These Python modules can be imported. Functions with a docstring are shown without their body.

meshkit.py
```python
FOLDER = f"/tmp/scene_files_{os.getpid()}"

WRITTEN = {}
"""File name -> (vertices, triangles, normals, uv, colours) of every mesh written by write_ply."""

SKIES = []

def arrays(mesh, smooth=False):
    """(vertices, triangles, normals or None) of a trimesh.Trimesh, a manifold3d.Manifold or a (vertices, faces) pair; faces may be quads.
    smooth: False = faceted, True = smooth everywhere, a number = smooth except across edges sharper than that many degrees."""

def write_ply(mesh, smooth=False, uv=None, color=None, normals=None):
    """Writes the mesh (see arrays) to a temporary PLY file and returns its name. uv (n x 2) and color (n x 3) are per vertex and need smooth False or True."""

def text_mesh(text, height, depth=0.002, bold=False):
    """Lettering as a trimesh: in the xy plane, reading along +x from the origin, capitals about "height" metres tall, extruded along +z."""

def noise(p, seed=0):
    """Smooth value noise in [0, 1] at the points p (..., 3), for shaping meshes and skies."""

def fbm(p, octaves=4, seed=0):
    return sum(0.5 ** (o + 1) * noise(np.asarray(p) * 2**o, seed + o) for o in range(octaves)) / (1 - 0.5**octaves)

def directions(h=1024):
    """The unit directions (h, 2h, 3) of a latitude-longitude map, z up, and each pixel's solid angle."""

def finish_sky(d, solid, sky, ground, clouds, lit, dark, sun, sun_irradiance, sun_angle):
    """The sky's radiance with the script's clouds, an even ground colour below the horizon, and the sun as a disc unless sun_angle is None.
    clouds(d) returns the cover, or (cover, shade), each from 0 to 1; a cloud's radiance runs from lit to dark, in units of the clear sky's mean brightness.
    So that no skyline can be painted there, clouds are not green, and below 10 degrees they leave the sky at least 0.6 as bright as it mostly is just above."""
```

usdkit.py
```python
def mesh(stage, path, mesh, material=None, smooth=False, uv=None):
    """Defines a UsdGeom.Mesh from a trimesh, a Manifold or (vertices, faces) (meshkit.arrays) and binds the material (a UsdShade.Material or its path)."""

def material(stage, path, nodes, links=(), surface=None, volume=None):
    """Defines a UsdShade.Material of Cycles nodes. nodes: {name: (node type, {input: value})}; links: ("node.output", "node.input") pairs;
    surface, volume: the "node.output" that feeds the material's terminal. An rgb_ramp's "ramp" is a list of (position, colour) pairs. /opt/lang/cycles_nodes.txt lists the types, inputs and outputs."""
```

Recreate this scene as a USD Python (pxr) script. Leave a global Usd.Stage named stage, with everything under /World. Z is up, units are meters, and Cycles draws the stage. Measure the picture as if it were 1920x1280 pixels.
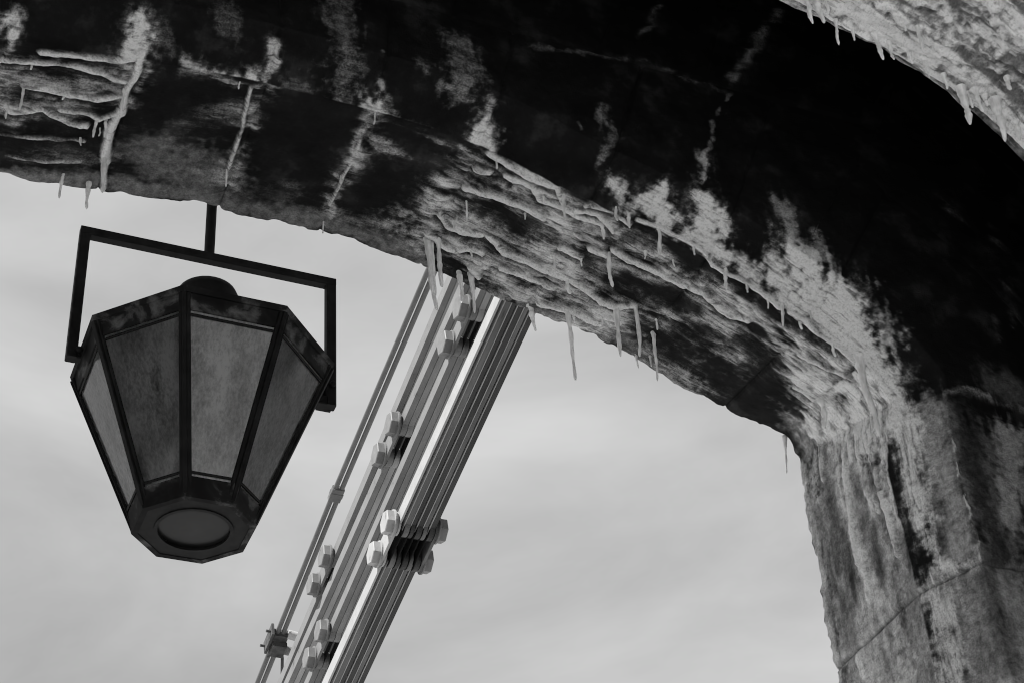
import math, random
import numpy as np, trimesh, usdkit, meshkit
from scipy.interpolate import PchipInterpolator
from shapely.geometry import Polygon, Point, LineString, box as sbox
from shapely.ops import unary_union
from pxr import Usd, UsdGeom, UsdLux, UsdShade, Gf, Sdf, Vt

stage = Usd.Stage.CreateInMemory()
UsdGeom.SetStageUpAxis(stage, UsdGeom.Tokens.z)
UsdGeom.SetStageMetersPerUnit(stage, 1.0)
world = UsdGeom.Xform.Define(stage, '/World')
stage.SetDefaultPrim(world.GetPrim())
UsdGeom.Scope.Define(stage, '/World/Looks')
random.seed(4)
rng = np.random.default_rng(11)
SOOT, STONE, LIME, LIME_NEAR = 0.009, 0.46, 0.78, 0.80

# ------------------------------------------------------------------ camera, sky, sun
EYE = 1.6                                   # eye height; the passage runs along +y, x to the right
cam = UsdGeom.Camera.Define(stage, '/World/camera')
cam.AddTransformOp().Set(Gf.Matrix4d(0.9245, -0.376035, -0.062437, 0,
                                     -0.190583, -0.597843, 0.778628, 0,
                                     -0.330119, -0.707942, -0.624372, 0,
                                     0, 0, EYE, 1))
cam.CreateHorizontalApertureAttr(36.0)
cam.CreateVerticalApertureAttr(36.0 * 682 / 1024)
cam.CreateFocalLengthAttr(63.75)
cam.CreateClippingRangeAttr(Gf.Vec2f(0.05, 5000))
cam.CreateExposureAttr(1.12)

SUN = np.array([-0.93, -0.30, 0.0]); SUN /= np.linalg.norm(SUN)
ELEV = math.radians(50)
SUN = np.array([SUN[0] * math.cos(ELEV), SUN[1] * math.cos(ELEV), math.sin(ELEV)])
sky_mat = usdkit.material(stage, '/World/Looks/sky', {
    'tc': ('texture_coordinate', {}),
    'sky': ('sky_texture', {'sky_type': 'single_scattering', 'sun_disc': False, 'sun_elevation': ELEV,
                            'sun_rotation': math.atan2(SUN[0], SUN[1])}),
    'bw': ('rgb_to_bw', {}),
    'map': ('mapping', {'scale': (1.0, 1.0, 2.2), 'rotation': (0.2, 0.1, 0.5)}),
    'n1': ('noise_texture', {'scale': 2.3, 'detail': 7, 'roughness': 0.52, 'distortion': 0.35}),
    'cov': ('map_range', {'from_min': 0.2, 'from_max': 0.75, 'to_min': 0.45, 'to_max': 0.95, 'clamp': True}),
    'n2': ('noise_texture', {'scale': 2.9, 'detail': 7, 'roughness': 0.5, 'distortion': 0.5}),
    'tone': ('map_range', {'from_min': 0.25, 'from_max': 0.75, 'to_min': 2.9, 'to_max': 6.9, 'clamp': True}),
    'mixc': ('mix_float', {'use_clamp': False}),
    'bg': ('background_shader', {'strength': 0.06}),
}, [('tc.generated', 'map.vector'), ('map.vector', 'n1.vector'), ('map.vector', 'n2.vector'),
    ('n1.fac', 'cov.value'), ('n2.fac', 'tone.value'), ('sky.color', 'bw.color'),
    ('cov.result', 'mixc.fac'), ('bw.val', 'mixc.a'), ('tone.result', 'mixc.b'),
    ('mixc.result', 'bg.color')], surface='bg.background')
dome = UsdLux.DomeLight.Define(stage, '/World/sky')
UsdShade.MaterialBindingAPI.Apply(dome.GetPrim()).Bind(sky_mat)
dome.GetPrim().SetCustomDataByKey('kind', 'structure')
sun = UsdLux.DistantLight.Define(stage, '/World/sun')
sun.CreateNormalizeAttr(True)
sun.CreateIntensityAttr(1.25)
sun.CreateAngleAttr(0.6)
sun.CreateColorAttr(Gf.Vec3f(1.0, 0.995, 0.985))
zx = SUN
xx = np.cross([0, 0, 1.0], zx); xx /= np.linalg.norm(xx)
yx = np.cross(zx, xx)
sun.AddTransformOp().Set(Gf.Matrix4d(*xx, 0, *yx, 0, *zx, 0, 0, 0, 0, 1))

# ------------------------------------------------------------------ helpers
taken = {}
def numbered(path):
    n = taken.get(path, 0); taken[path] = n + 1
    return path if n == 0 else f'{path}_{n:03d}'
def tag(p, label=None, category=None, group=None, kind=None):
    for k, v in (('label', label), ('category', category), ('group', group), ('kind', kind)):
        if v: p.SetCustomDataByKey(k, v)
    return p
def thing(name, label, category, loc=(0, 0, 0), group=None):
    x = UsdGeom.Xform.Define(stage, numbered('/World/' + name))
    x.AddTranslateOp().Set(Gf.Vec3d(*map(float, loc)))
    tag(x.GetPrim(), label, category, group)
    return x.GetPrim()
def obj(name, mesh, mat, parent=None, smooth=False, prim=None, label=None):
    base = '/World' if parent is None else str(parent.GetPath())
    m = usdkit.mesh(stage, numbered(base + '/' + name), mesh, mat, smooth)
    for k, v in (prim or {}).items():
        UsdGeom.PrimvarsAPI(m).CreatePrimvar(k, Sdf.ValueTypeNames.FloatArray, 'vertex').Set(Vt.FloatArray.FromNumpy(np.asarray(v, np.float32)))
    if label: tag(m.GetPrim(), label)
    return m.GetPrim()
def shifted(mesh, loc):
    mesh = mesh.copy(); mesh.apply_translation(-np.asarray(loc, float)); return mesh
def grid_faces(a, b):
    i = np.arange(a * b).reshape(a, b)
    q = np.stack([i[:-1, :-1], i[1:, :-1], i[1:, 1:], i[:-1, 1:]], -1).reshape(-1, 4)
    return q
def cyl(p, q, r, n=16, r2=None):
    p, q = np.asarray(p, float), np.asarray(q, float)
    L = np.linalg.norm(q - p)
    m = trimesh.creation.cylinder(radius=r, height=L, sections=n)
    if r2 is not None:
        top = m.vertices[:, 2] > 0
        m.vertices[top, :2] *= r2 / r
    T = trimesh.geometry.align_vectors([0, 0, 1], (q - p) / L); T[:3, 3] = (p + q) / 2
    m.apply_transform(T)
    return m
def bar(p, q, w, h, up=(0, 0, 1)):
    """a straight bar of section w x h with lightly chamfered long edges"""
    p, q, up = np.asarray(p, float), np.asarray(q, float), np.asarray(up, float)
    d = (q - p); L = np.linalg.norm(d); d /= L
    s = np.cross(d, up); s /= np.linalg.norm(s); u = np.cross(s, d)
    c = min(w, h) * 0.1
    sec = [(-w/2 + c, -h/2), (w/2 - c, -h/2), (w/2, -h/2 + c), (w/2, h/2 - c), (w/2 - c, h/2), (-w/2 + c, h/2), (-w/2, h/2 - c), (-w/2, -h/2 + c)]
    m = trimesh.creation.extrude_polygon(Polygon(sec), L, engine='earcut')
    T = np.eye(4); T[:3, 0], T[:3, 1], T[:3, 2], T[:3, 3] = s, u, d, p
    m.apply_transform(T); m.fix_normals()
    return m
cat = trimesh.util.concatenate

# ------------------------------------------------------------------ materials (all grey: the photograph is black and white)
def grey(v): return (v, v, v)
def stone_material(name, soot, stone, lime, stretch=(1, 1, 1)):
    return usdkit.material(stage, '/World/Looks/' + name, {
        'tc': ('geometry', {}),
        'al': ('attribute', {'attribute': 'lime'}),
        'at': ('attribute', {'attribute': 'tone'}),
        'map': ('mapping', {'scale': stretch}),
        'n1': ('noise_texture', {'scale': 26, 'detail': 6, 'roughness': 0.65}),
        'n2': ('noise_texture', {'scale': 110, 'detail': 5, 'roughness': 0.7}),
        'n3': ('noise_texture', {'scale': 5, 'detail': 5, 'roughness': 0.6}),
        'a1': ('math', {'math_type': 'multiply_add', 'value2': 0.45, 'value3': -0.225}),
        'a2': ('math', {'math_type': 'multiply_add', 'value2': 0.50, 'value3': -0.25}),
        's1': ('math', {'math_type': 'add'}),
        'gate': ('map_range', {'from_min': 0.0, 'from_max': 0.22, 'to_min': 0.12, 'to_max': 1.0, 'clamp': True}),
        's1g': ('math', {'math_type': 'multiply'}),
        's2': ('math', {'math_type': 'add', 'use_clamp': True}),
        'map4': ('mapping', {'scale': (6.5, 42, 6.5)}),
        'n4': ('noise_texture', {'scale': 1.0, 'detail': 5, 'roughness': 0.55, 'distortion': 0.5}),
        'r1': ('math', {'math_type': 'multiply_add', 'value2': 2.0, 'value3': -1.0}),
        'r2': ('math', {'math_type': 'absolute'}),
        'r3': ('map_range', {'from_min': 0.0, 'from_max': 0.38, 'to_min': 1.30, 'to_max': 0.52, 'clamp': True}),  # paler and darker ridge lines put relief shading into the lime colour
        'lm': ('math', {'math_type': 'multiply'}),
        'h2': ('math', {'math_type': 'multiply_add', 'value2': 0.8}),
        'step': ('map_range', {'range_type': 'smoothstep', 'from_min': 0.0, 'from_max': 1.0, 'to_min': 0, 'to_max': 1}),
        'limec': ('rgb_ramp', {'ramp': [(0.25, grey(lime * 0.55)), (0.5, grey(lime)), (0.8, grey(min(0.85, lime * 1.35)))]}),
        'sootc': ('rgb_ramp', {'ramp': [(0.35, grey(soot * 0.5)), (0.55, grey(soot)), (0.72, grey(soot * 4))]}),
        'stonec': ('rgb_ramp', {'ramp': [(0.34, grey(stone * 0.40)), (0.5, grey(stone)), (0.66, grey(stone * 1.6))]}),
        'gr': ('mix_float', {'fac': 0.55}),
        't1': ('math', {'math_type': 'multiply_add', 'value2': 0.36, 'value3': -0.18}),
        't2': ('math', {'math_type': 'add', 'use_clamp': True}),
        'tg': ('math', {'math_type': 'multiply'}),
        'tgate': ('map_range', {'from_min': 0.0, 'from_max': 0.2, 'to_min': 0.1, 'to_max': 1.0, 'clamp': True}),
        'm1': ('mix_color', {}),
        'm2': ('mix_color', {}),
        'hmix': ('math', {'math_type': 'multiply_add', 'value2': 0.7}),
        'bump': ('bump', {'strength': 0.55, 'distance': 0.012}),
        'p': ('principled_bsdf', {'roughness': 0.88, 'specular_ior_level': 0.10}),
    }, [('tc.position', 'map.vector'), ('map.vector', 'n1.vector'), ('map.vector', 'n2.vector'), ('tc.position', 'n3.vector'),
        ('n1.fac', 'a1.value1'), ('n2.fac', 'a2.value1'), ('a1.value', 's1.value1'), ('a2.value', 's1.value2'),
        ('al.fac', 'gate.value'), ('s1.value', 's1g.value1'), ('gate.result', 's1g.value2'),
        ('tc.position', 'map4.vector'), ('map4.vector', 'n4.vector'), ('n4.fac', 'r1.value1'), ('r1.value', 'r2.value1'), ('r2.value', 'r3.value'),
        ('al.fac', 'lm.value1'), ('r3.result', 'lm.value2'), ('lm.value', 's2.value1'), ('s1g.value', 's2.value2'), ('s2.value', 'step.value'),
        ('n2.fac', 'limec.fac'), ('n3.fac', 'sootc.fac'), ('n1.fac', 'gr.a'), ('n2.fac', 'gr.b'), ('gr.result', 'stonec.fac'),
        ('n1.fac', 't1.value1'), ('at.fac', 'tgate.value'), ('t1.value', 'tg.value1'), ('tgate.result', 'tg.value2'),
        ('at.fac', 't2.value1'), ('tg.value', 't2.value2'),
        ('t2.value', 'm1.fac'), ('sootc.color', 'm1.a'), ('stonec.color', 'm1.b'),
        ('step.result', 'm2.fac'), ('m1.result', 'm2.a'), ('limec.color', 'm2.b'), ('m2.result', 'p.base_color'),
        ('n1.fac', 'hmix.value1'), ('n2.fac', 'hmix.value3'), ('lm.value', 'h2.value1'), ('hmix.value', 'h2.value3'), ('h2.value', 'bump.height'), ('bump.normal', 'p.normal')],
        surface='p.BSDF')
M_STONE = stone_material('sooty_crusted_stone', SOOT, STONE, LIME)
M_NEAR = stone_material('crusted_near_stone', SOOT, STONE, LIME_NEAR, (1.0, 0.6, 1.0))
M_DRIP = usdkit.material(stage, '/World/Looks/calcite_drip', {
    'tc': ('geometry', {}), 'map': ('mapping', {'scale': (1, 1, 0.3)}),
    'n': ('noise_texture', {'scale': 60, 'detail': 4}),
    'c': ('rgb_ramp', {'ramp': [(0.3, grey(0.5)), (0.7, grey(0.82))]}),
    'b': ('bump', {'strength': 0.4, 'distance': 0.004}),
    'p': ('principled_bsdf', {'roughness': 0.55, 'specular_ior_level': 0.4})},
    [('tc.position', 'map.vector'), ('map.vector', 'n.vector'), ('n.fac', 'c.fac'), ('c.color', 'p.base_color'), ('n.fac', 'b.height'), ('b.normal', 'p.normal')], surface='p.BSDF')
def metal_paint(name, lo, hi, rough, scale=9, metallic=0.0, stretch=(1, 1, 1), spec=0.4, bump=0.15, edge=None):
    nodes = {'tc': ('geometry', {}), 'map': ('mapping', {'scale': stretch}),
        'n': ('noise_texture', {'scale': scale, 'detail': 6, 'roughness': 0.65}),
        'c': ('rgb_ramp', {'ramp': [(0.27, grey(lo * 0.3)), (0.36, grey(lo)), (0.62, grey((lo + hi) / 2)), (0.75, grey(hi))]}),
        'n2': ('noise_texture', {'scale': scale * 14, 'detail': 3}),
        'b': ('bump', {'strength': bump, 'distance': 0.002}),
        'p': ('principled_bsdf', {'roughness': rough, 'metallic': metallic, 'specular_ior_level': spec})}
    return usdkit.material(stage, '/World/Looks/' + name, nodes,
        [('tc.position', 'map.vector'), ('map.vector', 'n.vector'), ('map.vector', 'n2.vector'), ('n.fac', 'c.fac'), ('c.color', 'p.base_color'),
         ('n2.fac', 'b.height'), ('b.normal', 'p.normal')], surface='p.BSDF')
M_IRON = metal_paint('black_iron', 0.004, 0.018, 0.62, 14, spec=0.10)
M_CHAIN = metal_paint('grey_chain_paint', 0.13, 0.18, 0.6, 4, spec=0.2)
M_FACE = metal_paint('sunlit_side_paint', 0.24, 0.32, 0.6, 4, spec=0.2)  # left side of the lowest chain: sunlight put into the paint
M_BAR = [metal_paint('sooty_bar', 0.022, 0.055, 0.6, 6, spec=0.2, stretch=(1, 0.2, 0.2)), metal_paint('worn_bar', 0.07, 0.14, 0.6, 6, spec=0.2, stretch=(1, 0.2, 0.2))]
M_BARS = [M_CHAIN, metal_paint('streaked_bar', 0.21, 0.36, 0.6, 7, spec=0.2, stretch=(1, 0.15, 0.15)), metal_paint('dull_bar', 0.16, 0.27, 0.6, 7, spec=0.2, stretch=(1, 0.15, 0.15))]
M_NUT = metal_paint('pale_nut_paint', 0.12, 0.18, 0.55, 8, spec=0.25)
M_GRIME = metal_paint('grimy_plate', 0.02, 0.10, 0.7, 12)
M_BLACK = metal_paint('gap_shade_black', 0.006, 0.02, 0.8, 9, spec=0.1)  # shade of the joint gaps put into plate and pin colour
M_PIPE = metal_paint('grey_pipe', 0.09, 0.13, 0.55, 5, spec=0.25)
M_WALL = metal_paint('sooty_wall', 0.012, 0.04, 0.9, 3, spec=0.1)
M_FACADE = metal_paint('pale_facade_stone', 0.22, 0.36, 0.9, 4, spec=0.1)
M_GROUND = metal_paint('pale_paving', 0.36, 0.44, 0.9, 0.6, spec=0.1)
M_WHITE = metal_paint('white_ceramic', 0.32, 0.38, 0.4, 8)
M_WORN = usdkit.material(stage, '/World/Looks/worn_iron', {
    'tc': ('geometry', {}), 'n': ('noise_texture', {'scale': 7, 'detail': 8, 'roughness': 0.62, 'distortion': 0.4}),
    'c': ('rgb_ramp', {'ramp': [(0.40, grey(0.006)), (0.52, grey(0.012)), (0.58, grey(0.05)), (0.70, grey(0.11))]}),
    'b': ('bump', {'strength': 0.3, 'distance': 0.003}), 'p': ('principled_bsdf', {'roughness': 0.75, 'specular_ior_level': 0.08})},
    [('tc.position', 'n.vector'), ('n.fac', 'c.fac'), ('c.color', 'p.base_color'), ('n.fac', 'b.height'), ('b.normal', 'p.normal')], surface='p.BSDF')
M_DARKGLASS = metal_paint('dark_glass', 0.010, 0.022, 0.3, 5, spec=0.10, bump=0.0)
M_GLASS = usdkit.material(stage, '/World/Looks/milky_glass', {
    'tc': ('geometry', {}), 'map': ('mapping', {'scale': (1, 1, 0.35)}),
    'n': ('noise_texture', {'scale': 9, 'detail': 8, 'roughness': 0.68}),
    'n2': ('noise_texture', {'scale': 90, 'detail': 4, 'roughness': 0.7}),
    'mx': ('mix_float', {'fac': 0.4}),
    'ct': ('rgb_ramp', {'ramp': [(0.36, grey(0.30)), (0.5, grey(0.60)), (0.60, grey(0.92))]}),
    'cd': ('rgb_ramp', {'ramp': [(0.38, grey(0.08)), (0.60, grey(0.34))]}),
    'cr': ('rgb_ramp', {'ramp': [(0.38, grey(0.5)), (0.56, grey(1.0))]}),
    't': ('translucent_bsdf', {}), 'd': ('diffuse_bsdf', {}),
    'r': ('refraction_bsdf', {'IOR': 1.06, 'roughness': 0.40}),
    'g': ('glossy_bsdf', {'color': grey(0.95), 'roughness': 0.1}),
    'm': ('mix_closure', {'fac': 0.5}), 'mr': ('mix_closure', {'fac': 0.68}), 'f': ('fresnel', {'IOR': 1.5}), 'm2': ('mix_closure', {})},
    [('tc.position', 'map.vector'), ('map.vector', 'n.vector'), ('map.vector', 'n2.vector'), ('n.fac', 'mx.a'), ('n2.fac', 'mx.b'),
     ('mx.result', 'ct.fac'), ('mx.result', 'cd.fac'), ('mx.result', 'cr.fac'), ('ct.color', 't.color'), ('cd.color', 'd.color'), ('cr.color', 'r.color'),
     ('d.BSDF', 'm.closure1'), ('t.BSDF', 'm.closure2'), ('m.closure', 'mr.closure1'), ('r.BSDF', 'mr.closure2'),
     ('f.fac', 'm2.fac'), ('mr.closure', 'm2.closure1'), ('g.BSDF', 'm2.closure2')], surface='m2.closure')

# ------------------------------------------------------------------ ground
def sheet(x0, x1, y0, y1, z, n=2):
    xs, ys = np.linspace(x0, x1, n), np.linspace(y0, y1, n)
    v = np.array([(x, y, z) for x in xs for y in ys]); return (v, grid_faces(n, n)[:, ::-1])
tag(obj('ground', sheet(-1500, 1500, -1500, 1500, 0.0), M_GROUND), kind='structure')

# ------------------------------------------------------------------ shape of the passage (metres; z from the eye, raised by EYE at the end)
S = 0.64
XL, XR = -3.05, 7.12
def _arc(x): return -0.36 + np.sqrt(np.maximum(9.9 ** 2 - (np.asarray(x) - 2.0) ** 2, 0.1))
_r = np.array([(0.46, 9.40), (1.38, 9.53), (2.3, 9.59), (3.1, 9.58), (3.93, 9.48), (4.59, 9.25), (5.35, 9.0), (5.86, 8.8), (6.32, 8.53), (6.92, 8.12), (7.12, 7.85)])
_b = np.array([(0.68, 9.38), (1.41, 9.46), (2.26, 9.53), (3.1, 9.53), (3.84, 9.43), (4.87, 9.17), (5.55, 8.98), (6.23, 8.69), (6.59, 8.55), (6.98, 8.42), (7.12, 8.22)])
_n = np.array([(0.5, 9.42), (2.3, 9.56), (3.6, 9.45), (4.5, 9.27), (5.18, 9.06), (5.45, 8.96), (5.83, 8.82), (6.18, 8.66), (6.40, 8.50), (6.62, 8.32), (6.80, 8.11), (7.0, 7.85), (7.12, 7.55)])
def _prof(pts):
    xl = np.linspace(XL, pts[0, 0] - 0.4, 10)
    p = np.vstack([np.stack([xl, _arc(xl)], 1), pts])
    return PchipInterpolator(p[:, 0], p[:, 1], extrapolate=True)
RIDGE, BACK, NEAR = _prof(_r), _prof(_b), _prof(_n)
TR, TL = XR * S, XL * S
def curve(t, prof, xj, zadd=0.0):
    """opening outline at arc position t: along the arch t = x, beyond the springings t runs down the jambs"""
    t = np.asarray(t, float); x = np.clip(t / S, XL, XR)
    z = prof(x)
    zs, zl = float(prof(XR)), float(prof(XL))
    right, left = np.maximum(t - TR, 0) / S, np.maximum(TL - t, 0) / S
    drop = np.where(right > 0, right, left)
    z = z - drop + zadd * 0
    xx = np.where(right > 0, xj + (XR - xj) * np.exp(-right / 0.25), x)
    return xx * S, z * S
def back_curve(t):
    x, z = curve(t, BACK, 7.06)
    # beds level out down the jamb
    right = np.maximum(np.asarray(t) - TR, 0) / S
    z = z + np.where(right > 0, -(float(BACK(XR)) - float(RIDGE(XR))) * (1 - np.exp(-right / 0.4)), 0) * S
    return x, z
def ridge_curve(t): return curve(t, RIDGE, 7.05)
def outward(fn, t, e=0.05):
    x0, z0 = fn(t - e); x1, z1 = fn(t + e)
    dx, dz = x1 - x0, z1 - z0
    L = np.hypot(dx, dz)
    return -dz / L, dx / L
YB, YR, YF = 10.0 * S, 8.70 * S, 8.36 * S
def soffit_pt(t, a):
    """a from 0 at the far edge to 1 at the drip edge"""
    xb, zb = back_curve(t); xr, zr = ridge_curve(t)
    yr = (8.70 + 0.15 * np.clip((t - TR) / 0.3, 0, 1)) * S
    return np.stack([xb + (xr - xb) * a, YB + (yr - YB) * a, zb + (zr - zb) * a], -1)
def chamfer_off(t): return (0.25 - 0.05 * np.clip((t - TR) / 0.6, 0, 1)) * S
def face_pt(t, w):
    xr, zr = ridge_curve(t); nx, nz = outward(ridge_curve, t, 0.06)
    return np.stack([xr + nx * w, np.full_like(xr, YF), zr + nz * w], -1)
def chamfer_pt(t, a):
    p, q = soffit_pt(t, np.ones_like(t)), face_pt(t, chamfer_off(t))
    return p + (q - p) * np.asarray(a)[..., None]
def ring_top(t):
    """height of the voussoirs, up to a level bed over the crown and about one metre over the haunch"""
    xr, zr = ridge_curve(t); nx, nz = outward(ridge_curve, t, 0.06)
    w = (10.45 * S - zr) / np.maximum(nz, 0.3)
    w = np.where(nz > 0.3, w, 9)
    lim = 1.55 * S - np.clip((t - TR + 0.5) / 1.2, 0, 1) * 0.5 * S
    return np.minimum(np.minimum(w, 2.1 * S), np.where(t > 6.2 * S, lim, 9))
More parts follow.
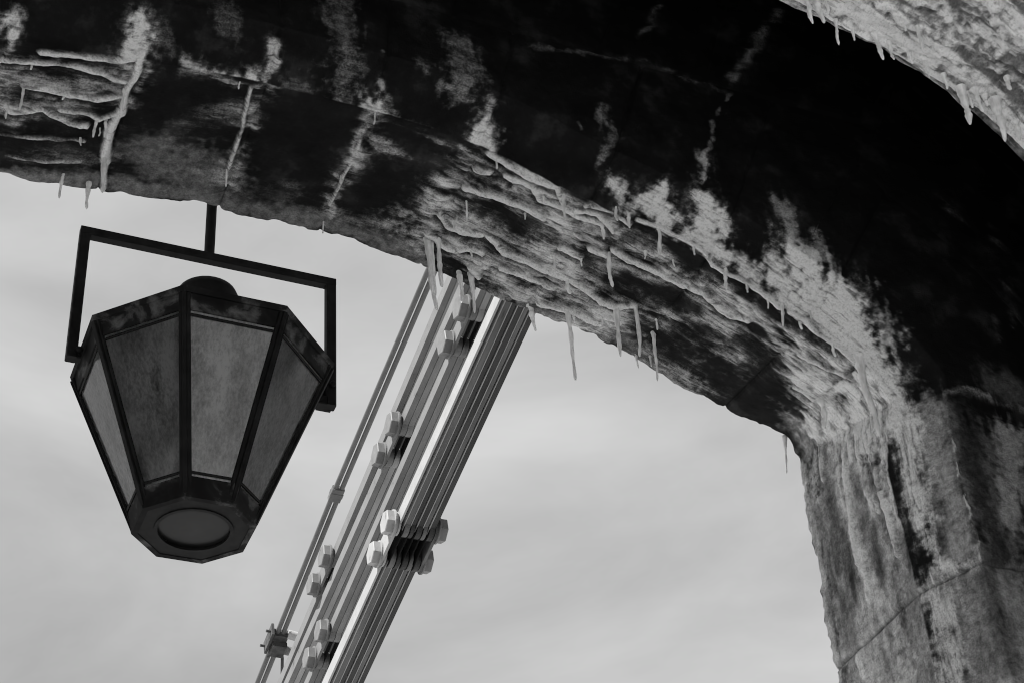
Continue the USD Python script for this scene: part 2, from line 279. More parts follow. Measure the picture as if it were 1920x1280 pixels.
# ------------------------------------------------------------------ crust map: deposits, dark blotches and painted shade on the stone, given as points on its surface (x, y, z from the eye, radius; mm)
STROKES = [
    ('a',0.3,'s',[(322,5510,6063,57),(352,5641,6022,57)]),
    ('a',0.3,'f',[(322,5510,6063,57),(352,5641,6022,57)]),
    ('a',0.18,'f',[(857,5413,6212,54),(863,5493,6153,81),(850,5568,6096,108)]),
    ('a',0.27,'s',[(874,5574,6098,99),(874,5763,6087,100),(874,5892,6080,101)]),
    ('a',0.21,'s',[(310,5674,6017,44),(574,5635,6055,44),(868,5596,6096,45)]),
    ('a',0.17,'s',[(328,5775,6017,133),(574,5758,6048,135),(832,5752,6084,137)]),
    ('a',0.15,'s',[(358,5953,6015,118),(586,5931,6040,119),(844,5914,6076,120)]),
    ('a',0.23,'s',[(340,5870,6016,81),(418,6020,6017,82)]),
    ('a',0.11,'f',[(1443,5408,6255,37),(1474,5493,6193,37),(1468,5555,6147,37)]),
    ('a',0.21,'s',[(1078,5574,6117,45),(1222,5574,6128,46),(1420,5564,6140,46)]),
    ('a',0.21,'f',[(1078,5574,6117,45),(1222,5574,6128,46),(1420,5564,6140,46)]),
    ('a',0.29,'s',[(1378,5602,6135,92),(1456,5568,6138,92)]),
    ('a',0.23,'s',[(1444,5602,6136,69),(1444,5819,6126,71),(1438,5998,6118,72),(1462,6188,6109,73)]),
    ('a',0.08,'f',[(1970,5350,6301,23),(1991,5537,6154,24)]),
    ('a',0.29,'s',[(1978,5579,6131,75),(1990,5624,6129,76)]),
    ('a',0.29,'f',[(1978,5579,6131,75),(1990,5624,6129,76)]),
    ('a',0.23,'s',[(1990,5585,6130,33),(2092,5590,6125,33),(2230,5602,6111,33),(2326,5635,6096,33)]),
    ('a',0.23,'f',[(1990,5585,6130,33),(2092,5590,6125,33),(2230,5602,6111,33),(2326,5635,6096,33)]),
    ('a',0.25,'s',[(1990,5624,6129,52),(1990,5814,6122,53),(1984,5964,6116,53),(1978,6154,6109,54),(1996,6350,6101,55)]),
    ('a',0.17,'s',[(2080,5741,6120,67),(2140,5758,6114,67)]),
    ('a',0.13,'s',[(1990,5998,6115,97),(2008,5881,6119,97)]),
    ('a',0.08,'f',[(2517,5399,6193,57),(2524,5488,6125,57)]),
    ('a',0.3,'s',[(2498,5497,6123,72),(2500,5574,6070,72)]),
    ('a',0.3,'f',[(2498,5497,6123,72),(2500,5574,6070,72)]),
    ('a',0.32,'s',[(2506,5624,6066,144),(2464,5803,6064,146),(2464,6009,6054,148),(2482,6193,6041,150)]),
    ('a',0.3,'s',[(2530,5579,6064,86),(2680,5596,6018,87),(2890,5585,5937,87)]),
    ('a',0.23,'s',[(2482,5853,6059,166),(2686,5808,6008,166),(2866,5791,5944,166),(3088,5797,5872,167)]),
    ('a',0.25,'s',[(2530,6132,6035,160),(2740,6160,5979,161),(2998,6110,5901,161),(3184,6154,5848,162)]),
    ('a',0.23,'s',[(2686,6316,5989,132),(2884,6316,5934,133),(3124,6283,5866,133),(3352,6266,5804,133)]),
    ('a',0.19,'s',[(3184,6154,5848,142),(3442,6154,5773,142)]),
    ('a',0.17,'s',[(3058,5596,5881,87),(3220,5568,5829,87)]),
    ('a',0.23,'s',[(2800,5629,5971,97),(2974,5652,5908,97),(3172,5669,5845,97),(3442,5669,5757,98)]),
    ('a',0.17,'s',[(3148,5803,5854,59),(3388,5842,5781,59),(3580,5775,5712,59),(3790,5763,5621,59)]),
    ('a',0.15,'s',[(3046,5953,5886,119),(3280,5914,5816,119)]),
    ('a',0.15,'s',[(3460,6188,5769,102),(3628,6244,5713,103)]),
    ('a',0.13,'f',[(3150,5453,5940,72),(3216,5532,5857,72)]),
    ('a',0.18,'f',[(3368,5399,5911,67),(3377,5488,5839,106)]),
    ('a',0.15,'f',[(3299,5484,5868,87),(3433,5506,5805,87)]),
    ('a',0.11,'f',[(3602,5350,6122,49),(3567,5350,5950,49)]),
    ('a',0.18,'f',[(3565,5364,5869,106),(3634,5501,5735,107)]),
    ('a',0.15,'f',[(3650,5373,5830,58),(3689,5457,5748,58)]),
    ('a',0.14,'f',[(3532,5519,5759,63),(3733,5519,5680,63)]),
    ('a',0.12,'f',[(3788,5519,5654,68),(3918,5515,5585,68)]),
    ('a',0.08,'f',[(3996,5350,5902,118),(3997,5350,5746,117)]),
    ('a',0.19,'f',[(4021,5359,5656,116),(4151,5470,5479,184),(4333,5532,5310,194)]),
    ('a',0.19,'f',[(4185,5364,5550,77),(4321,5444,5399,135),(4420,5519,5254,135)]),
    ('a',0.13,'f',[(3920,5444,5644,78),(3992,5497,5555,78),(4060,5537,5477,78)]),
    ('a',0.29,'s',[(4430,5524,5240,126),(4524,5546,5103,125),(4554,5570,4954,124)]),
    ('a',0.29,'f',[(4430,5524,5240,126),(4524,5546,5103,125),(4554,5570,4954,124)]),
    ('a',0.07,'f',[(4242,5350,7448,49),(4056,5350,7126,48),(3856,5350,6768,47)]),
    ('a',0.29,'s',[(4102,5763,5446,188),(4252,5814,5372,188),(4408,5808,5274,188),(4540,5691,5085,185)]),
    ('a',0.21,'s',[(3910,5702,5552,118),(4072,5724,5458,118)]),
    ('a',0.19,'s',[(4216,5696,5375,118),(4426,5646,5219,117)]),
    ('a',0.27,'s',[(4270,5903,5376,160),(4438,6031,5308,162),(4522,6093,5231,162)]),
    ('a',0.15,'s',[(3622,6054,5707,66),(3760,5987,5645,65)]),
    ('a',0.17,'s',[(3790,5702,5618,98),(3892,5747,5565,99)]),
    ('a',0.23,'s',[(4522,5998,5203,201),(4532,5882,4932,195)]),
    ('a',0.25,'s',[(4534,5607,5070,106),(4520,5657,4747,104),(4513,5664,4441,102)]),
    ('a',0.19,'s',[(4550,6052,5114,70),(4520,6034,4719,68),(4516,6044,4397,67)]),
    ('a',0.27,'s',[(4519,5867,4704,24),(4516,5847,4539,24)]),
    ('a',0.13,'s',[(4554,6272,5201,72),(4527,6278,4876,70)]),
    ('a',0.21,'s',[(4571,5544,4957,105),(4561,5562,4632,102),(4554,5562,4339,100)]),
    ('a',0.21,'f',[(4571,5544,4957,105),(4561,5562,4632,102),(4554,5562,4339,100)]),
    ('a',0.16,'s',[(4554,5562,4045,134),(4546,5581,3805,131),(4541,5594,3553,129)]),
    ('a',0.16,'f',[(4554,5562,4045,134),(4546,5581,3805,131),(4541,5594,3553,129)]),
    ('a',0.19,'s',[(4517,6183,3976,47),(4516,6163,3897,46)]),
    ('a',0.09,'f',[(4557,5555,4279,72),(4559,5549,4111,72),(4622,5395,4051,70)]),
    ('a',0.13,'s',[(4516,5995,4396,85),(4515,5975,4180,84)]),
    ('a',0.15,'s',[(2590,6059,6025,299),(2872,6071,5939,300),(3160,6087,5854,302),(3466,6138,5765,305)]),
    ('a',0.14,'s',[(3280,5791,5814,207),(3718,5836,5658,209),(4018,5886,5504,210)]),
    ('a',0.12,'s',[(3364,6299,5801,175),(3664,6327,5701,176),(3970,6372,5567,177)]),
    ('a',0.13,'s',[(2818,5674,5963,145),(3178,5741,5844,147),(3490,5763,5744,148)]),
    ('a',0.09,'f',[(4648,5350,4535,14),(4650,5350,4308,13),(4640,5350,4051,13)]),
    ('a',0.23,'s',[(4516,6015,5217,171),(4541,5917,5022,168),(4539,5687,4958,164)]),
    ('a',0.19,'s',[(4138,5747,5424,148),(4348,5791,5312,148),(4510,5724,5141,147)]),
    ('a',0.1,'f',[(4666,5350,4751,14),(4656,5350,4511,14),(4650,5350,4308,13),(4650,5350,4045,13)]),
    ('a',0.8,'s',[(322,5510,6063,30),(352,5641,6022,30)]),
    ('a',0.8,'f',[(322,5510,6063,30),(352,5641,6022,30)]),
    ('a',0.8,'f',[(857,5413,6212,28),(863,5493,6153,42),(850,5568,6096,57)]),
    ('a',0.7,'s',[(874,5574,6098,52),(874,5763,6087,53),(874,5892,6080,53)]),
    ('a',0.55,'s',[(310,5674,6017,23),(574,5635,6055,23),(868,5596,6096,24)]),
    ('a',0.45,'s',[(328,5775,6017,70),(574,5758,6048,71),(832,5752,6084,72)]),
    ('a',0.4,'s',[(358,5953,6015,62),(586,5931,6040,62),(844,5914,6076,63)]),
    ('a',0.6,'s',[(340,5870,6016,42),(418,6020,6017,43)]),
    ('a',0.22,'s',[(406,6244,6009,78),(688,6199,6038,79),(910,6193,6067,80)]),
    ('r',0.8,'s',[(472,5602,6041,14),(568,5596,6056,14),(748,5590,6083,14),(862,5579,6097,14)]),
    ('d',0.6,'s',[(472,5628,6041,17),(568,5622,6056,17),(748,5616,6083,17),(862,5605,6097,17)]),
    ('r',0.65,'s',[(310,5685,6016,14),(442,5669,6034,14),(580,5657,6054,14),(742,5663,6078,14),(808,5702,6084,14),(850,5708,6088,14)]),
    ('d',0.6,'s',[(310,5711,6016,17),(442,5695,6034,17),(580,5683,6054,17),(742,5689,6078,17),(808,5728,6084,17),(850,5734,6088,17)]),
    ('r',0.6,'s',[(424,5803,6026,14),(538,5808,6040,14),(634,5825,6053,14),(754,5825,6070,14),(874,5786,6086,14)]),
    ('d',0.6,'s',[(424,5829,6026,17),(538,5834,6040,17),(634,5851,6053,17),(754,5851,6070,17),(874,5812,6086,17)]),
    ('r',0.7,'s',[(394,5964,6018,14),(538,5937,6033,14),(580,5964,6037,14),(670,5992,6048,15),(754,5998,6059,15)]),
    ('d',0.6,'s',[(394,5990,6018,17),(538,5963,6033,17),(580,5990,6037,17),(670,6020,6048,18),(754,6026,6059,18)]),
    ('r',0.6,'s',[(610,5925,6043,12),(742,5931,6062,12),(790,5948,6067,12),(886,5875,6082,12)]),
    ('d',0.6,'s',[(610,5947,6043,15),(742,5953,6062,15),(790,5970,6067,15),(886,5897,6082,15)]),
    ('r',0.4,'s',[(388,6126,6012,12),(526,6115,6022,12),(760,6093,6055,12)]),
    ('r',0.35,'s',[(436,6255,6009,12),(604,6249,6024,12),(766,6221,6048,12)]),
    ('r',0.95,'s',[(892,5568,6100,19),(886,5674,6093,19),(868,5747,6088,19),(886,5892,6081,19)]),
    ('d',0.6,'s',[(892,5604,6100,23),(886,5710,6093,23),(868,5783,6088,23),(886,5928,6081,23)]),
    ('r',0.85,'s',[(880,5875,6082,24),(850,5998,6072,24),(880,6199,6063,25)]),
    ('d',0.6,'s',[(880,5920,6082,30),(850,6043,6072,30),(880,6246,6063,31)]),
    ('r',0.8,'s',[(874,6165,6065,15),(904,6372,6056,15)]),
    ('d',0.6,'s',[(874,6193,6065,18),(904,6400,6056,18)]),
    ('a',0.25,'f',[(917,5493,6158,12),(1029,5559,6119,12)]),
    ('a',0.5,'f',[(1443,5408,6255,19),(1474,5493,6193,19),(1468,5555,6147,19)]),
    ('a',0.55,'s',[(1078,5574,6117,24),(1222,5574,6128,24),(1420,5564,6140,24)]),
    ('a',0.55,'f',[(1078,5574,6117,24),(1222,5574,6128,24),(1420,5564,6140,24)]),
    ('a',0.75,'s',[(1378,5602,6135,49),(1456,5568,6138,49)]),
    ('a',0.6,'s',[(1444,5602,6136,36),(1444,5819,6126,37),(1438,5998,6118,38),(1462,6188,6109,38)]),
    ('a',0.3,'s',[(1366,5741,6128,93),(1360,5948,6118,95)]),
    ('a',0.2,'s',[(1228,5881,6113,74),(1162,5998,6102,74)]),
    ('r',0.6,'s',[(1408,5607,6135,12),(1420,5724,6130,12),(1432,5925,6121,12),(1444,6138,6111,13)]),
    ('d',0.6,'s',[(1408,5629,6135,15),(1420,5746,6130,15),(1432,5947,6121,15),(1444,6162,6111,16)]),
    ('a',0.35,'f',[(1970,5350,6301,12),(1991,5537,6154,12)]),
    ('a',0.75,'s',[(1978,5579,6131,40),(1990,5624,6129,40)]),
    ('a',0.75,'f',[(1978,5579,6131,40),(1990,5624,6129,40)]),
    ('a',0.6,'s',[(1990,5585,6130,17),(2092,5590,6125,17),(2230,5602,6111,18),(2326,5635,6096,18)]),
    ('a',0.6,'f',[(1990,5585,6130,17),(2092,5590,6125,17),(2230,5602,6111,18),(2326,5635,6096,18)]),
    ('a',0.65,'s',[(1990,5624,6129,27),(1990,5814,6122,28),(1984,5964,6116,28),(1978,6154,6109,29),(1996,6350,6101,29)]),
    ('a',0.45,'s',[(2080,5741,6120,35),(2140,5758,6114,35)]),
    ('a',0.35,'s',[(1990,5998,6115,51),(2008,5881,6119,51)]),
    ('r',0.55,'s',[(1990,5674,6127,12),(1990,5836,6121,13),(1978,5987,6115,13),(1972,6193,6107,13)]),
    ('d',0.6,'s',[(1990,5696,6127,15),(1990,5860,6121,16),(1978,6011,6115,16),(1972,6217,6107,16)]),
    ('a',0.2,'f',[(1756,5350,6565,80),(1800,5381,6272,78),(1822,5559,6141,79)]),
    ('a',0.16,'f',[(1630,5568,6137,73),(1552,5568,6137,73)]),
    ('a',0.15,'f',[(1251,5413,6245,72),(1204,5350,6307,72)]),
    ('a',0.14,'f',[(951,5457,6187,61),(992,5532,6135,62)]),
    ('a',0.24,'f',[(2340,5350,6463,91),(2356,5350,6256,90)]),
    ('a',0.2,'f',[(2143,5350,6302,35),(2174,5350,6280,35)]),
    ('a',0.25,'s',[(1732,6288,6104,65),(1996,6260,6104,65),(2272,6260,6075,66)]),
    ('a',0.2,'s',[(1342,6205,6105,56),(1552,6216,6108,56),(1756,6188,6108,57)]),
    ('a',0.35,'f',[(2517,5399,6193,30),(2524,5488,6125,30)]),
    ('a',0.8,'s',[(2498,5497,6123,38),(2500,5574,6070,38)]),
    ('a',0.8,'f',[(2498,5497,6123,38),(2500,5574,6070,38)]),
    ('a',0.85,'s',[(2506,5624,6066,76),(2464,5803,6064,77),(2464,6009,6054,78),(2482,6193,6041,79)]),
    ('a',0.8,'s',[(2530,5579,6064,45),(2680,5596,6018,46),(2890,5585,5937,46)]),
    ('a',0.6,'s',[(2482,5853,6059,87),(2686,5808,6008,87),(2866,5791,5944,88),(3088,5797,5872,88)]),
    ('a',0.65,'s',[(2530,6132,6035,84),(2740,6160,5979,85),(2998,6110,5901,85),(3184,6154,5848,85)]),
    ('a',0.6,'s',[(2686,6316,5989,70),(2884,6316,5934,70),(3124,6283,5866,70),(3352,6266,5804,70)]),
    ('a',0.5,'s',[(3184,6154,5848,75),(3442,6154,5773,75)]),
    ('a',0.45,'s',[(3058,5596,5881,46),(3220,5568,5829,46)]),
    ('a',0.6,'s',[(2800,5629,5971,51),(2974,5652,5908,51),(3172,5669,5845,51),(3442,5669,5757,51)]),
    ('a',0.45,'s',[(3148,5803,5854,31),(3388,5842,5781,31),(3580,5775,5712,31),(3790,5763,5621,31)]),
    ('a',0.4,'s',[(3046,5953,5886,63),(3280,5914,5816,63)]),
    ('a',0.4,'s',[(3460,6188,5769,54),(3628,6244,5713,54)]),
    ('r',0.85,'s',[(2554,5579,6058,15),(2656,5590,6027,15),(2788,5585,5977,15),(2902,5574,5933,15),(2962,5641,5912,15)]),
    ('d',0.6,'s',[(2554,5607,6058,18),(2656,5618,6027,18),(2788,5613,5977,18),(2902,5602,5933,18),(2962,5669,5912,18)]),
    ('r',0.85,'s',[(2536,5696,6056,15),(2584,5691,6045,15),(2608,5680,6039,15)]),
    ('d',0.6,'s',[(2536,5724,6056,18),(2584,5719,6045,18),(2608,5708,6039,18)]),
    ('r',0.85,'s',[(2680,5646,6017,15),(2806,5629,5969,15),(2866,5680,5945,15),(2980,5663,5906,15),(3076,5674,5875,15),(3160,5663,5849,15)]),
    ('d',0.6,'s',[(2680,5674,6017,18),(2806,5657,5969,18),(2866,5708,5945,18),(2980,5691,5906,18),(3076,5702,5875,18),(3160,5691,5849,18)]),
    ('r',0.85,'s',[(2530,5830,6051,15),(2680,5791,6011,15),(2860,5775,5946,15),(2920,5775,5925,15)]),
    ('d',0.6,'s',[(2530,5858,6051,18),(2680,5819,6011,18),(2860,5803,5946,18),(2920,5803,5925,18)]),
    ('r',0.85,'s',[(2482,6037,6049,16),(2530,6093,6037,16),(2620,6076,6017,16),(2710,6048,5992,16)]),
    ('d',0.6,'s',[(2482,6067,6049,20),(2530,6123,6037,20),(2620,6106,6017,20),(2710,6078,5992,20)]),
    ('r',0.85,'s',[(2734,6043,5985,16),(2854,6093,5945,16),(2962,6082,5912,16),(3148,6082,5857,16)]),
    ('d',0.6,'s',[(2734,6073,5985,20),(2854,6123,5945,20),(2962,6112,5912,20),(3148,6112,5857,20)]),
    ('r',0.85,'s',[(2470,6188,6044,16),(2530,6205,6032,16),(2620,6216,6010,16),(2698,6165,5991,16),(2752,6160,5976,16)]),
    ('d',0.6,'s',[(2470,6218,6044,20),(2530,6235,6032,20),(2620,6246,6010,20),(2698,6195,5991,20),(2752,6190,5976,20)]),
    ('r',0.85,'s',[(3052,5909,5884,16),(3166,5914,5850,16)]),
    ('d',0.6,'s',[(3052,5939,5884,20),(3166,5944,5850,20)]),
    ('r',0.85,'s',[(3178,5836,5846,16),(3262,5825,5820,16)]),
    ('d',0.6,'s',[(3178,5866,5846,20),(3262,5855,5820,20)]),
    ('r',0.85,'s',[(3166,6076,5852,16),(3292,6104,5817,16),(3376,6132,5793,16),(3448,6115,5770,16),(3514,6054,5746,16)]),
    ('d',0.6,'s',[(3166,6106,5852,20),(3292,6134,5817,20),(3376,6162,5793,20),(3448,6145,5770,20),(3514,6084,5746,20)]),
    ('r',0.85,'s',[(2980,5674,5906,15),(3118,5613,5862,15),(3226,5663,5828,15)]),
    ('d',0.6,'s',[(2980,5702,5906,18),(3118,5641,5862,18),(3226,5691,5828,18)]),
    ('r',0.85,'s',[(2866,6199,5940,16),(2998,6177,5901,16),(3142,6182,5860,16)]),
    ('d',0.6,'s',[(2866,6229,5940,20),(2998,6207,5901,20),(3142,6212,5860,20)]),
    ('r',0.85,'s',[(2728,6288,5979,16),(2794,6311,5960,16)]),
    ('d',0.6,'s',[(2728,6318,5979,20),(2794,6341,5960,20)]),
    ('r',0.85,'s',[(3112,6316,5869,16),(3256,6283,5830,16),(3406,6272,5788,16)]),
    ('d',0.6,'s',[(3112,6346,5869,20),(3256,6313,5830,20),(3406,6302,5788,20)]),
    ('r',0.8,'s',[(3274,5769,5815,16),(3382,5786,5781,16),(3532,5775,5729,16),(3628,5780,5694,16),(3730,5758,5649,16),(3814,5780,5609,16),(3898,5786,5564,16),(3964,5752,5524,16)]),
    ('d',0.6,'s',[(3274,5799,5815,20),(3382,5816,5781,20),(3532,5805,5729,20),(3628,5810,5694,20),(3730,5788,5649,20),(3814,5810,5609,20),(3898,5816,5564,20),(3964,5782,5524,20)]),
    ('r',0.9,'s',[(3289,5555,5817,13),(3393,5546,5788,13),(3447,5546,5769,13),(3557,5541,5733,13),(3633,5550,5697,13),(3682,5574,5663,13),(3742,5574,5636,13),(3829,5559,5599,13),(3889,5559,5564,13),(3960,5564,5517,13),(4024,5574,5473,13)]),
    ('d',0.6,'s',[(3289,5579,5817,16),(3393,5570,5788,16),(3447,5570,5769,16),(3557,5565,5733,16),(3633,5574,5697,16),(3682,5598,5663,16),(3742,5598,5636,16),(3829,5583,5599,16),(3889,5583,5564,16),(3960,5588,5517,16),(4024,5598,5473,16)]),
    ('r',0.9,'f',[(3289,5555,5817,13),(3393,5546,5788,13),(3447,5546,5769,13),(3557,5541,5733,13),(3633,5550,5697,13),(3682,5574,5663,13),(3742,5574,5636,13),(3829,5559,5599,13),(3889,5559,5564,13),(3960,5564,5517,13),(4024,5574,5473,13)]),
    ('r',0.9,'s',[(4068,5564,5449,15),(4147,5559,5405,15),(4284,5564,5317,15),(4394,5559,5237,15)]),
    ('d',0.6,'s',[(4068,5592,5449,18),(4147,5587,5405,18),(4284,5592,5317,18),(4394,5587,5237,18)]),
    ('r',0.9,'f',[(4068,5564,5449,15),(4147,5559,5405,15),(4284,5564,5317,15),(4394,5559,5237,15)]),
    ('r',0.7,'s',[(3058,5596,5881,13),(3184,5574,5840,13),(3268,5585,5814,13)]),
    ('d',0.6,'s',[(3058,5620,5881,16),(3184,5598,5840,16),(3268,5609,5814,16)]),
    ('a',0.6,'f',[(3150,5453,5940,38),(3216,5532,5857,38)]),
    ('a',0.8,'f',[(3368,5399,5911,36),(3377,5488,5839,56)]),
    ('a',0.7,'f',[(3299,5484,5868,46),(3433,5506,5805,46)]),
    ('a',0.5,'f',[(3602,5350,6122,26),(3567,5350,5950,26)]),
    ('a',0.8,'f',[(3565,5364,5869,56),(3634,5501,5735,56)]),
    ('a',0.7,'f',[(3650,5373,5830,31),(3689,5457,5748,31)]),
    ('a',0.65,'f',[(3532,5519,5759,33),(3733,5519,5680,33)]),
    ('a',0.55,'f',[(3788,5519,5654,36),(3918,5515,5585,36)]),
    ('a',0.35,'f',[(3996,5350,5902,62),(3997,5350,5746,61)]),
    ('a',0.3,'f',[(4158,5350,5805,36),(4158,5350,5634,36)]),
    ('a',0.85,'f',[(4021,5359,5656,61),(4151,5470,5479,97),(4333,5532,5310,102)]),
    ('a',0.85,'f',[(4185,5364,5550,41),(4321,5444,5399,71),(4420,5519,5254,71)]),
    ('a',0.6,'f',[(3920,5444,5644,41),(3992,5497,5555,41),(4060,5537,5477,41)]),
    ('a',0.75,'s',[(4430,5524,5240,66),(4524,5546,5103,66),(4554,5570,4954,65)]),
    ('a',0.75,'f',[(4430,5524,5240,66),(4524,5546,5103,66),(4554,5570,4954,65)]),
    ('a',0.34,'f',[(4242,5350,7448,26),(4056,5350,7126,25),(3856,5350,6768,25)]),
    ('a',0.28,'f',[(3490,5350,7205,17),(3341,5350,6889,16)]),
    ('a',0.3,'f',[(3849,5350,6709,11),(3658,5350,6358,11),(3592,5350,6115,10)]),
    ('a',0.25,'f',[(3087,5350,6283,36),(3113,5350,6112,36),(3046,5413,6005,35)]),
    ('a',0.3,'f',[(2935,5350,6143,20),(2950,5350,6116,20)]),
    ('a',0.75,'s',[(4102,5763,5446,99),(4252,5814,5372,99),(4408,5808,5274,99),(4540,5691,5085,97)]),
    ('a',0.55,'s',[(3910,5702,5552,62),(4072,5724,5458,62)]),
    ('a',0.5,'s',[(4216,5696,5375,62),(4426,5646,5219,62)]),
    ('a',0.7,'s',[(4270,5903,5376,84),(4438,6031,5308,85),(4522,6093,5231,85)]),
    ('a',0.3,'s',[(3742,5948,5652,69),(3964,5998,5542,69),(4222,6076,5425,69)]),
    ('a',0.4,'s',[(3622,6054,5707,35),(3760,5987,5645,34)]),
    ('a',0.45,'s',[(3790,5702,5618,52),(3892,5747,5565,52)]),
    ('r',0.6,'s',[(4216,5752,5382,13),(4360,5713,5288,13),(4438,5674,5215,13)]),
    ('d',0.6,'s',[(4216,5776,5382,16),(4360,5737,5288,16),(4438,5698,5215,16)]),
    ('r',0.6,'s',[(4312,5976,5368,13),(4396,5976,5322,13),(4456,5998,5285,13)]),
    ('d',0.6,'s',[(4312,6000,5368,16),(4396,6000,5322,16),(4456,6022,5285,16)]),
    ('d',0.8,'s',[(4018,5886,5504,68),(4138,5959,5449,69),(4252,6043,5407,69)]),
    ('d',0.7,'s',[(3868,5568,5569,41),(3856,5568,5576,41)]),
    ('d',0.7,'s',[(4090,5607,5436,36),(4300,5607,5309,36)]),
    ('d',0.6,'s',[(2716,5881,5996,31),(2794,5881,5968,31)]),
    ('d',0.6,'s',[(2860,5836,5946,36),(2986,5870,5904,36)]),
    ('d',0.6,'s',[(3214,5959,5837,31),(3346,5998,5798,32)]),
    ('d',0.6,'s',[(3298,5652,5805,36),(3412,5652,5767,36)]),
    ('d',0.9,'s',[(3418,5903,5773,42),(3748,5897,5647,42)]),
    ('d',0.8,'s',[(3490,5590,5737,36),(3616,5618,5692,36)]),
    ('d',0.6,'s',[(2746,5825,5987,21),(2752,5830,5985,21)]),
    ('g',0.75,'s',[(4535,6118,4998,290),(4517,6089,4423,277),(4516,6109,3812,265)]),
    ('g',0.5,'s',[(4533,5607,4903,150),(4513,5664,4333,145),(4513,5733,3619,138)]),
    ('g',0.45,'s',[(4480,6238,5332,81),(4555,6294,5218,81)]),
    ('g',0.38,'f',[(4625,5445,4839,136),(4617,5408,4308,130),(4606,5434,4099,128)]),
    ('g',0.45,'f',[(4588,5478,4015,163),(4588,5478,3499,156)]),
    ('g',0.45,'f',[(4973,5350,4724,111),(4862,5350,4320,107)]),
    ('g',0.28,'f',[(4829,5350,4631,195),(4765,5350,4081,186)]),
    ('g',0.4,'f',[(4775,5350,3919,184),(4669,5350,3445,176)]),
    ('g',0.2,'f',[(5013,5350,5081,89),(5149,5350,5034,89)]),
    ('a',0.6,'s',[(4522,5998,5203,106),(4532,5882,4932,103)]),
    ('a',0.65,'s',[(4534,5607,5070,56),(4520,5657,4747,55),(4513,5664,4441,54)]),
    ('a',0.5,'s',[(4550,6052,5114,37),(4520,6034,4719,36),(4516,6044,4397,35)]),
    ('r',1.0,'s',[(4516,5748,4608,17),(4514,5723,4461,17),(4513,5718,4256,17)]),
    ('r',0.8,'s',[(4517,5802,4630,12),(4515,5797,4537,12)]),
    ('a',0.7,'s',[(4519,5867,4704,13),(4516,5847,4539,12)]),
    ('a',0.35,'s',[(4554,6272,5201,38),(4527,6278,4876,37)]),
    ('a',0.55,'s',[(4571,5544,4957,55),(4561,5562,4632,54),(4554,5562,4339,53)]),
    ('a',0.55,'f',[(4571,5544,4957,55),(4561,5562,4632,54),(4554,5562,4339,53)]),
    ('a',0.42,'s',[(4554,5562,4045,70),(4546,5581,3805,69),(4541,5594,3553,68)]),
    ('a',0.42,'f',[(4554,5562,4045,70),(4546,5581,3805,69),(4541,5594,3553,68)]),
    ('a',0.5,'s',[(4517,6183,3976,25),(4516,6163,3897,24)]),
    ('a',0.4,'f',[(4557,5555,4279,38),(4559,5549,4111,38),(4622,5395,4051,37)]),
    ('a',0.35,'s',[(4516,5995,4396,45),(4515,5975,4180,44)]),
    ('d',0.75,'s',[(4523,6177,4781,52),(4518,6212,4498,51)]),
    ('d',0.6,'s',[(4521,5775,4766,35),(4515,5797,4537,35)]),
    ('d',0.6,'s',[(4522,6272,4718,26),(4518,6277,4384,26)]),
    ('d',0.8,'s',[(4513,5664,4333,19),(4512,5664,4111,19)]),
    ('g',0.3,'s',[(430,6378,6004,59),(916,6350,6059,61),(1432,6350,6101,62),(1972,6350,6101,63),(2470,6355,6035,64)]),
    ('g',0.25,'s',[(3100,6366,5873,65),(3382,6339,5797,65),(3670,6344,5700,65)]),
    ('a',0.4,'s',[(2590,6059,6025,157),(2872,6071,5939,158),(3160,6087,5854,159),(3466,6138,5765,160)]),
    ('a',0.36,'s',[(3280,5791,5814,109),(3718,5836,5658,110),(4018,5886,5504,110)]),
    ('a',0.32,'s',[(3364,6299,5801,92),(3664,6327,5701,92),(3970,6372,5567,93)]),
    ('a',0.35,'s',[(2818,5674,5963,77),(3178,5741,5844,77),(3490,5763,5744,78)]),
    ('r',0.8,'s',[(4408,5568,5216,13),(4516,5685,5120,13),(4535,5710,4936,13)]),
    ('r',0.6,'s',[(4444,5964,5286,16),(4522,6082,5228,16)]),
    ('d',0.6,'s',[(4444,5994,5286,20),(4522,6112,5228,20)]),
    ('g',1.0,'s',[(4548,6389,5178,44),(4526,6370,4839,42),(4519,6360,4523,42),(4518,6375,4179,41),(4518,6375,3952,40)]),
    ('d',0.55,'s',[(4533,6179,4975,42),(4519,6138,4632,41),(4517,6143,4393,40)]),
    ('g',0.9,'s',[(4527,6044,4883,259),(4515,5960,4345,248),(4515,6015,3818,239)]),
    ('g',0.7,'s',[(4515,6025,4041,122),(4514,5876,3691,117)]),
    ('g',0.62,'f',[(4628,5448,4901,84),(4615,5414,4344,81),(4611,5421,4111,79)]),
    ('g',0.8,'f',[(4995,5350,4743,99),(4872,5350,4296,95)]),
    ('g',0.65,'f',[(4775,5350,3865,114),(4669,5350,3445,110)]),
    ('g',0.25,'s',[(1120,6149,6090,150),(1390,6193,6108,153)]),
    ('a',0.4,'f',[(4648,5350,4535,7),(4650,5350,4308,7),(4640,5350,4051,7)]),
    ('d',0.8,'s',[(4525,6182,4848,68),(4518,6138,4573,66),(4516,6104,4373,65)]),
    ('d',0.7,'s',[(4515,5871,4466,45),(4514,5901,4252,44)]),
    ('d',0.6,'s',[(4529,5935,4904,36),(4519,5926,4709,36)]),
    ('r',0.7,'s',[(4528,5976,5187,24),(4526,6001,4855,18),(4517,6025,4561,15),(4516,6034,4390,10)]),
    ('d',0.6,'s',[(4528,6021,5187,30),(4526,6035,4855,22),(4517,6053,4561,18),(4516,6053,4390,12)]),
    ('r',0.7,'s',[(4546,5881,5130,23),(4528,5864,4886,18)]),
